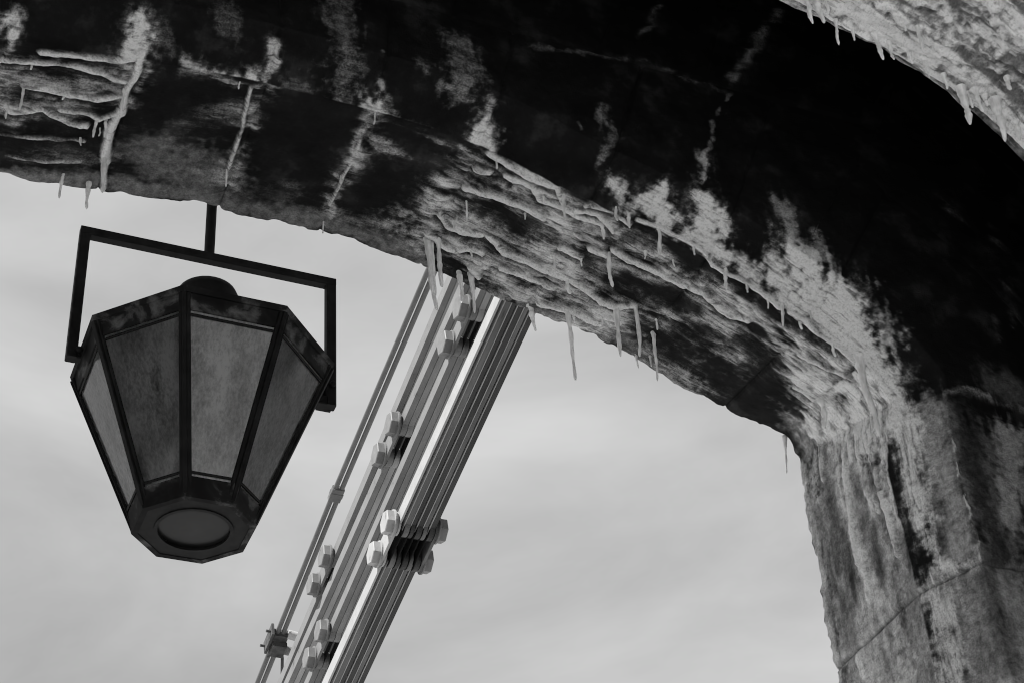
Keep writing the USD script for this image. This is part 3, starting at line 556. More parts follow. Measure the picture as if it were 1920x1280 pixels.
    ('d',0.6,'s',[(4546,5924,5130,28),(4528,5898,4886,22)]),
    ('r',0.7,'s',[(4552,6182,5207,24),(4533,6184,4976,18)]),
    ('d',0.6,'s',[(4552,6227,5207,30),(4533,6218,4976,22)]),
    ('r',0.7,'s',[(4529,5767,4884,23),(4517,5758,4664,17)]),
    ('r',0.7,'s',[(4537,5597,4933,23),(4517,5664,4669,17),(4513,5664,4429,15)]),
    ('r',0.7,'s',[(4515,5985,4358,22),(4515,6005,4199,17)]),
    ('a',0.18,'f',[(2732,5350,6626,21),(3323,5350,6723,21),(3826,5350,6666,22)]),
    ('a',0.16,'f',[(5297,5350,6188,19),(5261,5350,5822,19),(5212,5350,5454,18)]),
    ('a',0.2,'f',[(5046,5350,6257,39),(5053,5350,6191,38)]),
    ('a',0.22,'f',[(5092,5350,5500,37),(5102,5350,5394,36)]),
    ('a',0.3,'f',[(4704,5350,4975,25),(4927,5350,4994,25),(5118,5350,4961,25)]),
    ('d',0.75,'f',[(4763,5350,4920,60),(4750,5350,4469,58),(4736,5350,4063,56)]),
    ('d',0.6,'f',[(4650,5350,3949,46),(4659,5350,3517,44)]),
    ('a',0.6,'s',[(4516,6015,5217,90),(4541,5917,5022,88),(4539,5687,4958,86)]),
    ('a',0.5,'s',[(4138,5747,5424,78),(4348,5791,5312,78),(4510,5724,5141,77)]),
    ('d',0.5,'s',[(4526,6309,4864,53),(4520,6306,4615,52)]),
    ('d',0.6,'s',[(4517,5936,4569,40),(4515,5911,4344,39)]),
    ('d',0.5,'s',[(4517,6222,4326,56),(4517,6197,4110,55)]),
    ('d',0.6,'s',[(4420,5657,5227,23),(4516,5752,5140,23),(4545,5775,5021,23)]),
    ('d',0.6,'s',[(4492,5590,5127,25),(4539,5637,4954,25)]),
    ('d',0.85,'f',[(4780,5350,4865,49),(4776,5350,4421,48),(4765,5350,4093,47)]),
    ('a',0.45,'f',[(4666,5350,4751,7),(4656,5350,4511,7),(4650,5350,4308,7),(4650,5350,4045,7)]),
]
DRIPS = [
    (0,712,6327,6034,152,8.2,4.5,-55),
    (0,838,6361,6049,172,11.1,6.1,-23),
    (0,868,6165,6064,241,15.0,8.3,32),
    (0,436,5814,6027,164,9.1,5.0,8),
    (0,394,5976,6017,63,6.6,3.6,-40),
    (0,784,5953,6066,122,8.0,4.4,-19),
    (0,826,5948,6072,123,9.4,5.2,18),
    (0,814,6009,6067,53,6.7,3.7,-34),
    (0,868,5747,6088,154,9.2,5.1,-56),
    (0,472,5953,6025,29,7.9,4.3,-75),
    (0,1414,5657,6133,71,5.4,3.0,-49),
    (0,1354,5590,6134,51,5.3,2.9,-99),
    (0,1438,6132,6111,114,5.6,3.1,11),
    (0,1996,5579,6130,71,5.5,3.0,-82),
    (0,1984,6339,6102,69,5.8,3.2,-61),
    (0,2482,6221,6040,458,16.0,8.8,55),
    (0,2512,6238,6033,340,10.2,5.6,41),
    (0,2536,6205,6030,300,14.6,8.0,23),
    (0,2698,6350,5985,190,13.3,7.3,47),
    (0,2752,6327,5971,263,13.3,7.3,38),
    (0,3100,6383,5873,144,13.4,7.4,33),
    (0,2944,5602,5918,168,11.2,6.1,-48),
    (0,2608,5607,6042,50,7.0,3.8,-32),
    (0,2692,6160,5993,67,8.7,4.8,-36),
    (0,2878,6087,5937,32,7.3,4.0,-92),
    (0,2590,5674,6044,30,5.6,3.1,102),
    (0,2572,5909,6037,133,5.7,3.1,-20),
    (0,3058,5987,5883,109,7.2,4.0,-41),
    (0,3160,6071,5854,119,11.6,6.4,1),
    (0,3250,6283,5832,451,13.3,7.3,22),
    (0,3268,5819,5818,218,11.4,6.3,-35),
    (0,3166,5663,5847,97,8.4,4.6,-12),
    (0,3442,6121,5772,324,13.2,7.3,-25),
    (0,3514,6054,5746,328,11.7,6.4,-9),
    (0,3412,6221,5785,73,7.4,4.1,-47),
    (0,3189,5546,5856,91,8.4,4.6,-92),
    (0,3254,5550,5831,89,9.8,5.4,-78),
    (0,3405,5546,5784,169,11.2,6.2,-46),
    (0,3532,5663,5725,55,5.7,3.1,-48),
    (0,3754,5568,5630,124,11.3,6.2,-92),
    (0,4032,5564,5471,128,9.8,5.4,-84),
    (0,4065,5555,5458,41,5.6,3.1,8),
    (0,4152,5515,5440,56,7.0,3.9,-63),
    (0,4406,5559,5226,443,19.6,10.8,24),
    (0,4426,5948,5296,188,16.0,8.8,-21),
    (0,3640,6082,5701,69,7.3,4.0,-29),
    (0,3676,6188,5691,290,8.9,4.9,-60),
    (0,3718,6327,5678,70,6.0,3.3,-13),
    (0,3670,6383,5701,73,6.0,3.3,6),
    (0,4492,6400,5366,220,7.6,4.2,-120),
    (1,3376,4060,5777,137,11.2,6.1,42),
    (1,3406,4040,5765,141,13.9,7.7,35),
    (1,3436,4010,5754,104,7.0,3.8,-56),
    (1,3688,4060,5662,136,11.2,6.2,31),
    (1,3796,3920,5618,164,8.3,4.6,-47),
    (1,3754,3940,5636,38,8.3,4.6,-120),
    (1,4066,4060,5463,196,18.2,10.0,-24),
    (1,4108,4030,5431,113,12.6,6.9,29),
    (1,4144,4020,5403,41,9.8,5.4,-103),
    (1,4180,4010,5375,210,19.5,10.7,2),
    (1,4162,3890,5389,57,11.0,6.1,-114),
    (1,3526,4090,5721,140,7.0,3.9,-120),
    (1,3604,4090,5693,54,7.0,3.9,-46),
    (1,3754,4060,5636,98,8.4,4.6,-64),
    (1,3832,4050,5603,64,8.4,4.6,-8),
    (1,3904,4050,5570,87,9.8,5.4,-13),
    (1,3994,4060,5518,69,8.4,4.6,-19),
    (1,4096,4060,5440,66,8.4,4.6,-11),
    (1,4270,4020,5290,97,12.5,6.9,-103),
    (0,2704,5646,6008,51,7.0,3.8,-43),
    (0,2836,5814,5955,44,7.1,3.9,3),
    (0,2866,5657,5945,52,7.0,3.9,-38),
    (0,3166,5909,5850,71,7.2,4.0,-54),
    (0,3406,5696,5770,55,7.1,3.9,-105),
    (0,3581,5541,5724,71,7.0,3.9,-111),
    (0,3858,5564,5579,69,7.0,3.9,-79),
    (0,3964,5568,5510,69,7.0,3.9,-76),
    (0,4120,5568,5414,58,8.4,4.6,0),
    (0,4278,5564,5321,93,9.8,5.4,-8),
    (0,2560,6054,6033,55,8.6,4.7,-21),
    (0,2752,6154,5976,48,7.3,4.0,-102),
    (0,3292,6305,5821,57,7.4,4.1,38),
    (0,448,5680,6034,46,7.7,4.2,0),
    (0,616,5830,6050,42,6.6,3.6,-25),
    (0,736,6087,6052,50,6.7,3.7,72),
    (0,1966,6004,6115,56,7.1,3.9,-25),
    (0,3586,6182,5726,74,7.4,4.1,-54),
]
def paint(P, area):
    """lime cover, pale-stone tone and lip height at the points P (n x 3)"""
    n = len(P)
    lime, tone, lip, dark, rib = np.zeros(n), np.zeros(n), np.zeros(n), np.zeros(n), np.zeros(n)
    w1 = meshkit.fbm(P * 9, 4, 3) - 0.5
    w2 = meshkit.fbm(P * 45, 3, 8) - 0.5
    w3 = (meshkit.fbm(P * ([40, 40, 5] if area == 'f' else [7, 34, 7]), 4, 14) - 0.5)
    W = np.stack([meshkit.fbm(P * 7, 4, 20 + k) - 0.5 for k in range(3)], 1) * 0.10
    for kind, strength, where, pts in STROKES:
        if where != area: continue
        q = np.asarray(pts, float) / 1000
        r = q[:, 3]
        far = r.max() * 2.6 + 0.1
        lo, hi = q[:, :3].min(0) - far, q[:, :3].max(0) + far
        idx = np.nonzero(((P > lo) & (P < hi)).all(1))[0]
        if not len(idx): continue
        X = P[idx] + (W[idx] * (1.0 if kind != 'r' else 0.35))
        best = np.full(len(idx), 9.0)
        for i in range(max(1, len(q) - 1)):
            a = q[i, :3]; b = q[min(i + 1, len(q) - 1), :3]
            ab = b - a; L2 = max(ab @ ab, 1e-9)
            s = np.clip((X - a) @ ab / L2, 0, 1)
            rr = r[i] + (r[min(i + 1, len(q) - 1)] - r[i]) * s
            d = np.linalg.norm(X - a - s[:, None] * ab, axis=1) / rr
            best = np.minimum(best, d)
        if kind == 'r': e = np.clip(1.5 - best + 0.9 * w1[idx] + 0.6 * w2[idx], 0, 1)
        else: e = np.clip((1.55 - best) / 1.25 + 1.1 * w1[idx] + 0.9 * w2[idx] + (1.4 if area == 'f' else 0.8) * w3[idx], 0, 1)
        e = e * e * (3 - 2 * e) * strength
        if kind == 'a': lime[idx] = 1 - (1 - lime[idx]) * (1 - e)
        elif kind == 'g': tone[idx] = np.maximum(tone[idx], e)
        elif kind == 'd': dark[idx] = np.maximum(dark[idx], e)  # shade painted beside lips and chamfer, along with dark blotches
        elif kind == 'r':
            rib[idx] = np.maximum(rib[idx], e)
            lip[idx] = np.maximum(lip[idx], np.clip(1.2 - best, 0, 1) * strength)
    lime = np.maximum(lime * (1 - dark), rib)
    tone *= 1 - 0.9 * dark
    return lime, tone, lip
def ridged(P, seed): return 1 - np.abs(2 * meshkit.fbm(P, 4, seed) - 1)
def crusted_grid(G, area, joints_t, T, groove_rows=None, relief=1.0):
    """displaces a grid of points (nt x nv x 3) by stone relief, joints and crust; returns points, lime, tone"""
    nt, nv = G.shape[:2]
    P = G.reshape(-1, 3)
    gt, gv = np.gradient(G, axis=0), np.gradient(G, axis=1)
    N = np.cross(gt, gv); N /= np.maximum(np.linalg.norm(N, axis=-1, keepdims=True), 1e-12)
    N = N.reshape(-1, 3)
    lime, tone, lip = paint(P, area)
    tt = np.repeat(T, nv) if T.ndim == 1 else T.reshape(-1)
    d = 0.010 * (meshkit.fbm(P * 3.1, 4, 1) - 0.5) + 0.012 * (meshkit.fbm(P * 17, 4, 2) - 0.5)
    wob = 0.012 * (meshkit.fbm(P * 5, 3, 9) - 0.5)
    for j in joints_t:
        g = np.abs(tt - j + wob)
        here = np.clip((P[:, 0] - 7.5 * S) / 0.1, 0, 1) if TR < j < TR + 0.2 else 1.0      # lime has sealed the springing joint on the corner
        d -= 0.012 * np.exp(-(g / 0.007) ** 2) * (0.4 + 1.2 * meshkit.noise(P * 7, 77)) * (1 - 0.75 * np.clip(lime, 0, 1)) * here
        d -= 0.006 * np.exp(-(g / 0.03) ** 2) * here
    if groove_rows is not None:
        d -= groove_rows.reshape(-1)
    if area == 's':
        Q = P * [2.6, 15, 2.6] + 0.9 * np.stack([meshkit.fbm(P * 4, 3, 31), meshkit.fbm(P * 4, 3, 32) * 3, 0 * tt], 1)
        gour = np.clip((ridged(Q, 5) - 0.62) / 0.38, 0, 1)
        fl = np.clip(P[:, 0] / S > 6.9, 0, 1)
        gour = gour * (1 - fl)
        # scalloped rims: lips paler, hollows darkened as painted relief shade
        patch_ = meshkit.fbm(P * [5, 9, 5], 4, 44)
        mod = 0.24 + 0.50 * gour ** 2 + 2.7 * (patch_ - 0.46) + 1.0 * (meshkit.fbm(P * [14, 40, 14], 4, 45) - 0.5)
        lime = np.where(fl > 0.3, lime, np.maximum(lime * np.clip(mod, 0.05, 1.1) * (0.74 + 0.26 * np.clip((P[:, 0] / S - 5.9) / 0.5, 0, 1)), np.clip(lip * 1.5, 0, 1)))
        pat = 0.5 * meshkit.fbm(P * [9, 9, 2.2], 5, 47) + 0.5 * meshkit.fbm(P * [30, 30, 2.6], 4, 49)
        lime = np.where(fl > 0.3, lime * np.clip(0.80 + 3.2 * (pat - 0.48), 0.12, 1.35), lime)
        tone = np.where(fl > 0.3, tone * np.clip(0.9 + 3.4 * (0.5 * meshkit.fbm(P * [9, 9, 3], 5, 48) + 0.5 * meshkit.fbm(P * [26, 26, 3], 4, 46) - 0.48), 0.15, 1.3), tone)
        d += np.clip(lime * 1.3, 0, 1) * (0.011 * gour ** 2 + 0.006)
    flute = ridged(P * [30, 30, 3.5], 7)
    d += np.clip(lime, 0, 1) * (0.010 * flute if area != 's' else 0.005 * flute) * relief
    d += np.clip(lime, 0, 1) * 0.010 * (meshkit.fbm(P * 60, 3, 12) - 0.3)
    d += lip * 0.024
    for j in joints_t:
        g = np.exp(-((tt - j + wob) / 0.010) ** 2) * np.clip(tone * 1.6, 0.25, 1)
        if area == 's' and j < TR + 0.3: g = g * 0.3
        if TR < j < TR + 0.2: g = g * np.clip((P[:, 0] - 7.5 * S) / 0.1, 0, 1)
        g = g * np.clip(0.25 + 1.3 * meshkit.noise(P * 9, 78), 0, 1)
        lime = lime * (1 - 0.6 * g); tone = tone * (1 - 0.8 * g)
    # N points out of the stone
    P2 = P + N * d[:, None]
    return P2.reshape(nt, nv, 3), np.clip(lime, 0, 1).reshape(nt, nv), np.clip(tone, 0, 1).reshape(nt, nv)
UPZ = np.array([0, 0, EYE])

# ------------------------------------------------------------------ the farther arch
ARCH_J = [x * S for x in (-2.25, -1.4, -0.45, 0.5, 1.39, 2.3, 3.1, 3.93, 4.8, 5.72, 6.5)]
ZSP = float(RIDGE(XR))
JAMB_J = [TR + (ZSP - z) * S for z in (7.72, 6.29, 4.85, 3.4, 1.95, 0.5, -1.0)]
LJ = [TL - (float(RIDGE(XL)) - z) * S for z in (7.73, 6.29, 4.85, 3.4, 1.95, 0.5, -1.0)]
T_END, T_START = TR + (ZSP + 2.5) * S, TL - (float(RIDGE(XL)) + 2.5) * S
BOUNDS = sorted([T_START] + LJ + [TL] + ARCH_J + JAMB_J + [T_END])
arch = thing('stone_arch', 'soot-black stone arch crusted with pale lime drips, spanning the picture behind the lantern', 'arch')
FINE0, FINE1 = 0.1, TR + (ZSP - 4.9) * S
def t_samples(fine):
    a = [np.linspace(T_START, FINE0, 90)[:-1], np.arange(FINE0, FINE1, fine), np.linspace(FINE1, T_END, 30)[1:]]
    t = np.concatenate([np.asarray(BOUNDS)] + a)
    t = np.unique(np.round(t, 5))
    keep = np.concatenate([[True], np.diff(t) > fine * 0.3])
    b = np.round(np.asarray(BOUNDS), 5)
    keep |= np.isin(t, b)
    return t[keep]
T = t_samples(0.0062)
NS, NC = 140, 42
def patch(fn, params): return np.stack([fn(T, np.full_like(T, p)) for p in params], 1)
G_s = patch(soffit_pt, np.linspace(0, 1, NS))
G_c = patch(chamfer_pt, np.linspace(0, 1, NC))
RT = ring_top(T); CO = chamfer_off(T)
NF = 74
G_f = np.stack([face_pt(T, CO + (RT - CO) * a) for a in np.linspace(0, 1, NF)], 1)
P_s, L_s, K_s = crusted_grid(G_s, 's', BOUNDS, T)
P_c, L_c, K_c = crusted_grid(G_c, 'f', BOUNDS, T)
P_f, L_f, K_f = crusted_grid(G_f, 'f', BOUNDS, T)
# weld the seams between the three faces, and break up the two long arrises
def weld(A, B):
    m = (A[:, -1] + B[:, 0]) / 2
    k = min(6, B.shape[1] - 1)
    for i in range(6):
        f = (1 - i / 6)
        A[:, -1 - i] += (m - A[:, -1]) * f if i else 0
        B[:, i] += (m - B[:, 0]) * f if i else 0
    A[:, -1] = m; B[:, 0] = m
weld(P_s, P_c); weld(P_c, P_f)
edge = meshkit.fbm(np.stack([T * 14, T * 0, T * 0], 1), 5, 40) - 0.5
chip = np.clip(meshkit.fbm(np.stack([T * 5, T * 0 + 3, T * 0], 1), 4, 41) - 0.5, 0, 1)
scal = np.where(T > TR + 0.1, 0.005 * np.abs(np.sin(T * 42 + 3 * meshkit.noise(np.stack([T * 6, T * 0, T * 0], 1)))), 0)
nxb, nzb = outward(back_curve, T)
for i in range(10):
    f = (1 - i / 10) ** 2
    k = (0.020 * edge + 0.10 * chip + scal) * f
    P_s[:, i] += np.stack([nxb * k, -0.25 * k, nzb * k], 1)
xb, zb = back_curve(T)
G_r = np.stack([np.stack([P_s[:, 0, 0] + nxb * w, np.full_like(T, YB), P_s[:, 0, 2] + nzb * w], -1) for w in (0.9, 0.5, 0.2, 0.06)], 1)
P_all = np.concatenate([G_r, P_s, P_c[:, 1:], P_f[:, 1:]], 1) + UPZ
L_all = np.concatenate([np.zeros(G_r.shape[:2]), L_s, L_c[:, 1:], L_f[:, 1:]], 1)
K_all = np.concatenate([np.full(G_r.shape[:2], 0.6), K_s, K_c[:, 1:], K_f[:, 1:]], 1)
def emit_stones(parent, P, Lm, K, T, bounds, mat, names):
    for a, b in zip(bounds[:-1], bounds[1:]):
        i0, i1 = np.searchsorted(T, a - 1e-4), np.searchsorted(T, b - 1e-4)
        if i1 - i0 < 1: continue
        s = slice(i0, i1 + 1)
        v = P[s].reshape(-1, 3)
        f = grid_faces(i1 + 1 - i0, P.shape[1])
        obj(names(a, b), (v, f), mat, parent, True, {'lime': Lm[s].reshape(-1), 'tone': K[s].reshape(-1)})
emit_stones(arch, P_all, L_all, K_all, T, [round(b, 5) for b in BOUNDS], M_STONE, lambda a, b: 'voussoir' if TL - 0.01 <= a and a < TR - 0.05 else 'jamb_stone')
# courses above the ring
T2 = t_samples(0.03)
RT2 = ring_top(T2)
OFFB = sorted([T_START] + [(a + b) / 2 for a, b in zip(BOUNDS[:-1], BOUNDS[1:])] + [T_END])
prev = RT2
for row, thick in enumerate((0.9, 0.95, 1.6)):
    nxt = prev + thick
    bnds = OFFB if row % 2 == 0 else BOUNDS
    tt = np.unique(np.round(np.concatenate([T2, bnds]), 5))
    p0, p1 = np.interp(tt, T2, prev), np.interp(tt, T2, nxt)
    rows = np.linspace(0, 1, 34)
    G = np.stack([face_pt(tt, p0 + (p1 - p0) * a) for a in rows], 1)
    gr = 0.018 * np.exp(-((rows * thick) / 0.012) ** 2)[None, :] * np.ones((len(tt), 1))
    P, Lm, K = crusted_grid(G, 'f', bnds, tt, gr)
    emit_stones(arch, P + UPZ, Lm, K, tt, [round(b, 5) for b in bnds], M_STONE, lambda a, b: 'facing_stone')
    prev = nxt

# ------------------------------------------------------------------ the nearer arch (top right)
near = thing('stone_arch', 'nearer stone arch fully coated with pale rippled lime crust in the upper right corner', 'arch')
YN, YN2, YN0 = 6.4 * S, 6.51 * S, 1.0
def near_curve(t):
    x, z = curve(t, NEAR, 7.05)
    return x + 0.012, z + 0.022
def t_near(fine):
    f0, f1 = 2.75, TR + 0.1
    t = np.unique(np.round(np.concatenate([np.asarray(BOUNDS) + 0.0, np.linspace(T_START, f0, 60), np.arange(f0, f1, fine), np.linspace(f1, T_END, 20)]), 5))
    return t
TN = t_near(0.0075)
xn, zn = near_curve(TN); nxn, nzn = outward(near_curve, TN, 0.1)
ys = np.concatenate([np.linspace(YN0, 2.2, 12)[:-1], np.arange(2.2, YN, 0.0085), [YN]])
drop_ = 0.05
G_n = np.stack([np.stack([xn, np.full_like(TN, y), zn], -1) for y in ys[::-1]], 1)
step = np.linspace(0, 1, 8)
G_k = np.stack([np.stack([xn + nxn * drop_ * a, np.full_like(TN, YN), zn + nzn * drop_ * a], -1) for a in step[::-1]], 1)
ys2 = np.linspace(YN2, YN, 26)
G_t = np.stack([np.stack([xn + nxn * drop_, np.full_like(TN, y), zn + nzn * drop_], -1) for y in ys2], 1)
def near_crust(G, cover, tn):
    nt, nv = G.shape[:2]; P = G.reshape(-1, 3)
    gt, gv = np.gradient(G, axis=0), np.gradient(G, axis=1)
    N = np.cross(gt, gv); N /= np.maximum(np.linalg.norm(N, axis=-1, keepdims=True), 1e-12); N = N.reshape(-1, 3)
    # rippled sheets that run across the vault
    A = P[:, 0] * 0.8 + P[:, 2] * 0.5
    Q = np.stack([A * 9, P[:, 1] * 16 + A * 3, A * 0], 1) + 1.2 * np.stack([meshkit.fbm(P * 5, 3, 51), meshkit.fbm(P * 5, 3, 52), 0 * A], 1)
    rip = ridged(Q, 55)
    rim = np.clip((ridged(np.stack([A * 2.2, P[:, 1] * 6.5, A * 0], 1) + 0.8 * np.stack([meshkit.fbm(P * 3, 3, 61), meshkit.fbm(P * 3, 3, 62), 0 * A], 1), 63) - 0.6) / 0.4, 0, 1)
    fine = meshkit.fbm(P * 38, 4, 57) - 0.5
    hole = np.clip((meshkit.fbm(np.stack([A * 4, P[:, 1] * 7, A * 0], 1), 4, 66) - 0.60) * 9, 0, 1)
    edge_ = np.clip((P[:, 1] - (YN - 0.16)) / 0.14, 0, 1)
    hole = hole * (1 - edge_)
    lime = np.clip(cover * (-0.12 + 0.60 * rip + 0.40 * rim + 1.9 * fine + 2.4 * (meshkit.fbm(np.stack([A * 14 + P[:, 1] * 9, P[:, 1] * 30 - A * 12, A * 0], 1), 4, 60) - 0.5)) * (1 - 0.9 * hole) + 0.40 * edge_ * cover, 0, 1)  # crests paler and pits darker: relief shading painted into the lime
    d = cover * (0.045 * (rip - 0.7) + 0.055 * fine + 0.045 * (rim - 0.35) - 0.03 * hole) * (1 - 0.6 * edge_) + 0.02 * (meshkit.fbm(P * 4, 3, 58) - 0.5)
    d = d + 0.022 * (meshkit.fbm(np.stack([A * 22 + P[:, 1] * 10, P[:, 1] * 45 - A * 18, A * 0], 1), 3, 59) - 0.5) * cover
    tone = np.full(len(P), 0.34) * cover
    return (P + N * d[:, None]).reshape(nt, nv, 3), lime.reshape(nt, nv), tone.reshape(nt, nv)
P_n, L_n, K_n = near_crust(G_n, 1.0, TN)
P_k, L_k, K_k = near_crust(G_k, 0.6, TN)
P_t, L_t, K_t = near_crust(G_t, 0.30, TN)
P_k[:, -1] = P_n[:, 0]; P_k[:, 0] = P_t[:, -1]
rag = 0.07 * np.clip(meshkit.fbm(np.stack([TN * 6, TN * 0, TN * 0], 1), 4, 71) - 0.42, 0, 1)
for i in range(12): P_t[:, i, 1] -= rag * (1 - i / 12)
G_u = np.stack([np.stack([P_t[:, 0, 0] + nxn * w, np.full_like(TN, YN2) - (rag if w < 0.1 else 0), P_t[:, 0, 2] + nzn * w], -1) for w in (4.0, 2.0, 0.9, 0.3, 0.02)], 1)
G_o = np.stack([np.stack([xn + nxn * w, np.full_like(TN, YN0), zn + nzn * w], -1) for w in (0.02, 0.9)], 1)
PN = np.concatenate([G_u, P_t, P_k[:, 1:], P_n[:, 1:], G_o], 1) + UPZ
LN = np.concatenate([np.zeros(G_u.shape[:2]), L_t, L_k[:, 1:], L_n[:, 1:], np.zeros(G_o.shape[:2])], 1)
KN = np.concatenate([np.zeros(G_u.shape[:2]), K_t, K_k[:, 1:], K_n[:, 1:], np.full(G_o.shape[:2], 0.6)], 1)
emit_stones(near, PN, LN, KN, TN, [round(b, 5) for b in BOUNDS], M_NEAR, lambda a, b: 'voussoir' if TL - 0.01 <= a and a < TR - 0.05 else 'jamb_stone')

# ------------------------------------------------------------------ stalactites
def stalactite(parent, top, length, r0, r1, lean, seed, mat, flare=1.1):
    """a tapering lumpy drip with a flared root, hanging from top"""
    R = np.random.default_rng(seed)
    n, m = 26, 10
    h = np.linspace(0, 1, n)
    rad = r1 + (r0 - r1) * (1 - h) ** 0.8
    rad = rad * (1 + 0.30 * (meshkit.noise(np.stack([h * 5, h * 0 + seed, h * 0], 1), seed) - 0.5) * 2 + 0.26 * (meshkit.noise(np.stack([h * 17, h * 0 + seed, h * 0], 1), seed + 5) - 0.5) * 2) + r0 * flare * np.exp(-h * 16)
    rad[-1] *= 0.45; rad[-2] *= 0.9
    wob = np.stack([(meshkit.noise(np.stack([h * 3, h * 0 + seed * 1.7, h * 0], 1), seed + k) - 0.5) * r0 * 1.4 * h for k in (1, 2)], 1)
    ang = np.linspace(0, 2 * np.pi, m, endpoint=False)
    v = []
    for i in range(n):
        zc = 0.02 - h[i] * (length + 0.02)
        for a in ang:
            v.append((top[0] + wob[i, 0] + lean * (0.02 - zc) + rad[i] * math.cos(a), top[1] + wob[i, 1] + rad[i] * math.sin(a), top[2] + EYE + zc))
    f = []
    for i in range(n - 1):
        for k in range(m):
            a, b = i * m + k, i * m + (k + 1) % m
            f += [(a, a + m, b + m), (a, b + m, b)]
    v.append((top[0] + wob[-1, 0] + lean * length, top[1] + wob[-1, 1], top[2] + EYE - length - 0.3 * r1)); c = len(v) - 1
    for k in range(m): f.append(((n - 1) * m + k, c, (n - 1) * m + (k + 1) % m))
    obj('stalactite', (np.array(v), np.array(f)), mat, parent, True)
for k, (which, x, y, z, ln, r0, r1, lean) in enumerate(DRIPS):
    stalactite(near if which else arch, (x / 1000, y / 1000, z / 1000), ln / 1000, r0 / 1000, r1 / 1000, lean / 1000, 100 + k, M_DRIP, 0.7 if which else 1.1)

# ------------------------------------------------------------------ tower masonry that encloses the slot between the arches
tower = thing('bridge_tower', 'dark stone masonry of the bridge tower closing the gap over both arches', 'tower')
def bx(x0, x1, y0, y1, z0, z1):
    return trimesh.creation.box(bounds=[(x0, y0, z0), (x1, y1, z1)])
TOPZ = 16.5
obj('ceiling', bx(-6.5, 9.0, 3.0, 6.0, 9.6, 9.95), M_WALL, tower)
obj('end_wall', bx(-6.8, -6.5, 1.1, 6.3, 0, TOPZ), M_WALL, tower)
obj('end_wall', bx(9.0, 9.3, 1.1, 6.3, 0, TOPZ), M_WALL, tower)
def facade(y0, y1, fn, off):
    t = np.linspace(T_START, T_END, 160)
    x, z = fn(t); nx, nz = outward(fn, t, 0.1)
    hole = Polygon(list(zip(x + nx * off, np.maximum(z + nz * off + EYE, -0.5))) + [(x[-1] + off, -1), (x[0] - off, -1)]).buffer(0)
    poly = sbox(-6.8, 0.0, 9.3, TOPZ).difference(hole)
    m = trimesh.creation.extrude_polygon(poly, y1 - y0, engine='earcut')
    m.vertices = np.stack([m.vertices[:, 0], y1 - m.vertices[:, 2], m.vertices[:, 1]], 1)
    m.fix_normals()
    return m
obj('facade_wall', facade(6.05, YB - 0.006, back_curve, 0.6), M_FACADE, tower)
obj('facade_wall', facade(YN0 + 0.006, 1.35, near_curve, 0.6), M_FACADE, tower)
obj('roof_slab', bx(-6.8, 9.3, YN0, YB, TOPZ, TOPZ + 0.4), M_FACADE, tower)

# ------------------------------------------------------------------ hanging lantern
LX, LY = 1.516, 6.752
lamp = thing('hanging_lantern', 'black iron octagonal lantern with milky glass panes hanging from a square frame', 'lantern', (LX, LY, EYE + 4.475))
LO = np.array([LX, LY, EYE + 4.475])
ROT = math.radians(22.9)
def corner(k, r, z): return np.array([r * math.cos(ROT + k * math.pi / 4), r * math.sin(ROT + k * math.pi / 4), z])
def lpart(name, m, mat, parent=lamp, smooth=False): return obj(name, m, mat, parent, smooth)
ZT = 5.379 - 4.475
def frustum_ring(r0, z0, r1, z1, th):
    """octagonal band between two rings, th thick inwards"""
    v, f = [], []
    for k in range(8):
        v += [corner(k, r0, z0), corner(k, r1, z1), corner(k, r1 - th, z1), corner(k, r0 - th, z0)]
    for k in range(8):
        a, b = 4 * k, 4 * ((k + 1) % 8)
        for i in range(4):
            j = (i + 1) % 4
            f.append((a + i, b + i, b + j, a + j))
    m = trimesh.Trimesh(*[np.array(v), np.vstack([np.array(f)[:, [0, 1, 2]], np.array(f)[:, [0, 2, 3]]])], process=False)
    m.fix_normals(); return m
GB, GT = (0.296, 0.085), (0.585, ZT - 0.095)            # glass bottom and top (radius, height)
lpart('top_rim', cat([frustum_ring(0.628, ZT, 0.618, ZT - 0.028, 0.06), frustum_ring(0.607, ZT - 0.028, 0.588, ZT - 0.105, 0.03)]), M_WORN)
lpart('bottom_rim', frustum_ring(0.306, 0.092, 0.277, 0.0, 0.028), M_WORN)
# bottom plate with a round opening
octo = Polygon([corner(k, 0.274, 0)[:2] for k in range(8)])
pl = trimesh.creation.extrude_polygon(octo.difference(Point(0, 0).buffer(0.168, 32)), 0.014, engine='earcut'); pl.apply_translation((0, 0, 0.003))
lpart('bottom_plate', pl, M_IRON)
ring_ = trimesh.creation.annulus(0.160, 0.176, 0.012, sections=48); ring_.apply_translation((0, 0, 0.004))
lpart('glass_ring', ring_, M_IRON)
disc = trimesh.creation.cylinder(0.166, 0.006, sections=48); disc.apply_translation((0, 0, 0.020))
lpart('bottom_glass', disc, M_DARKGLASS)
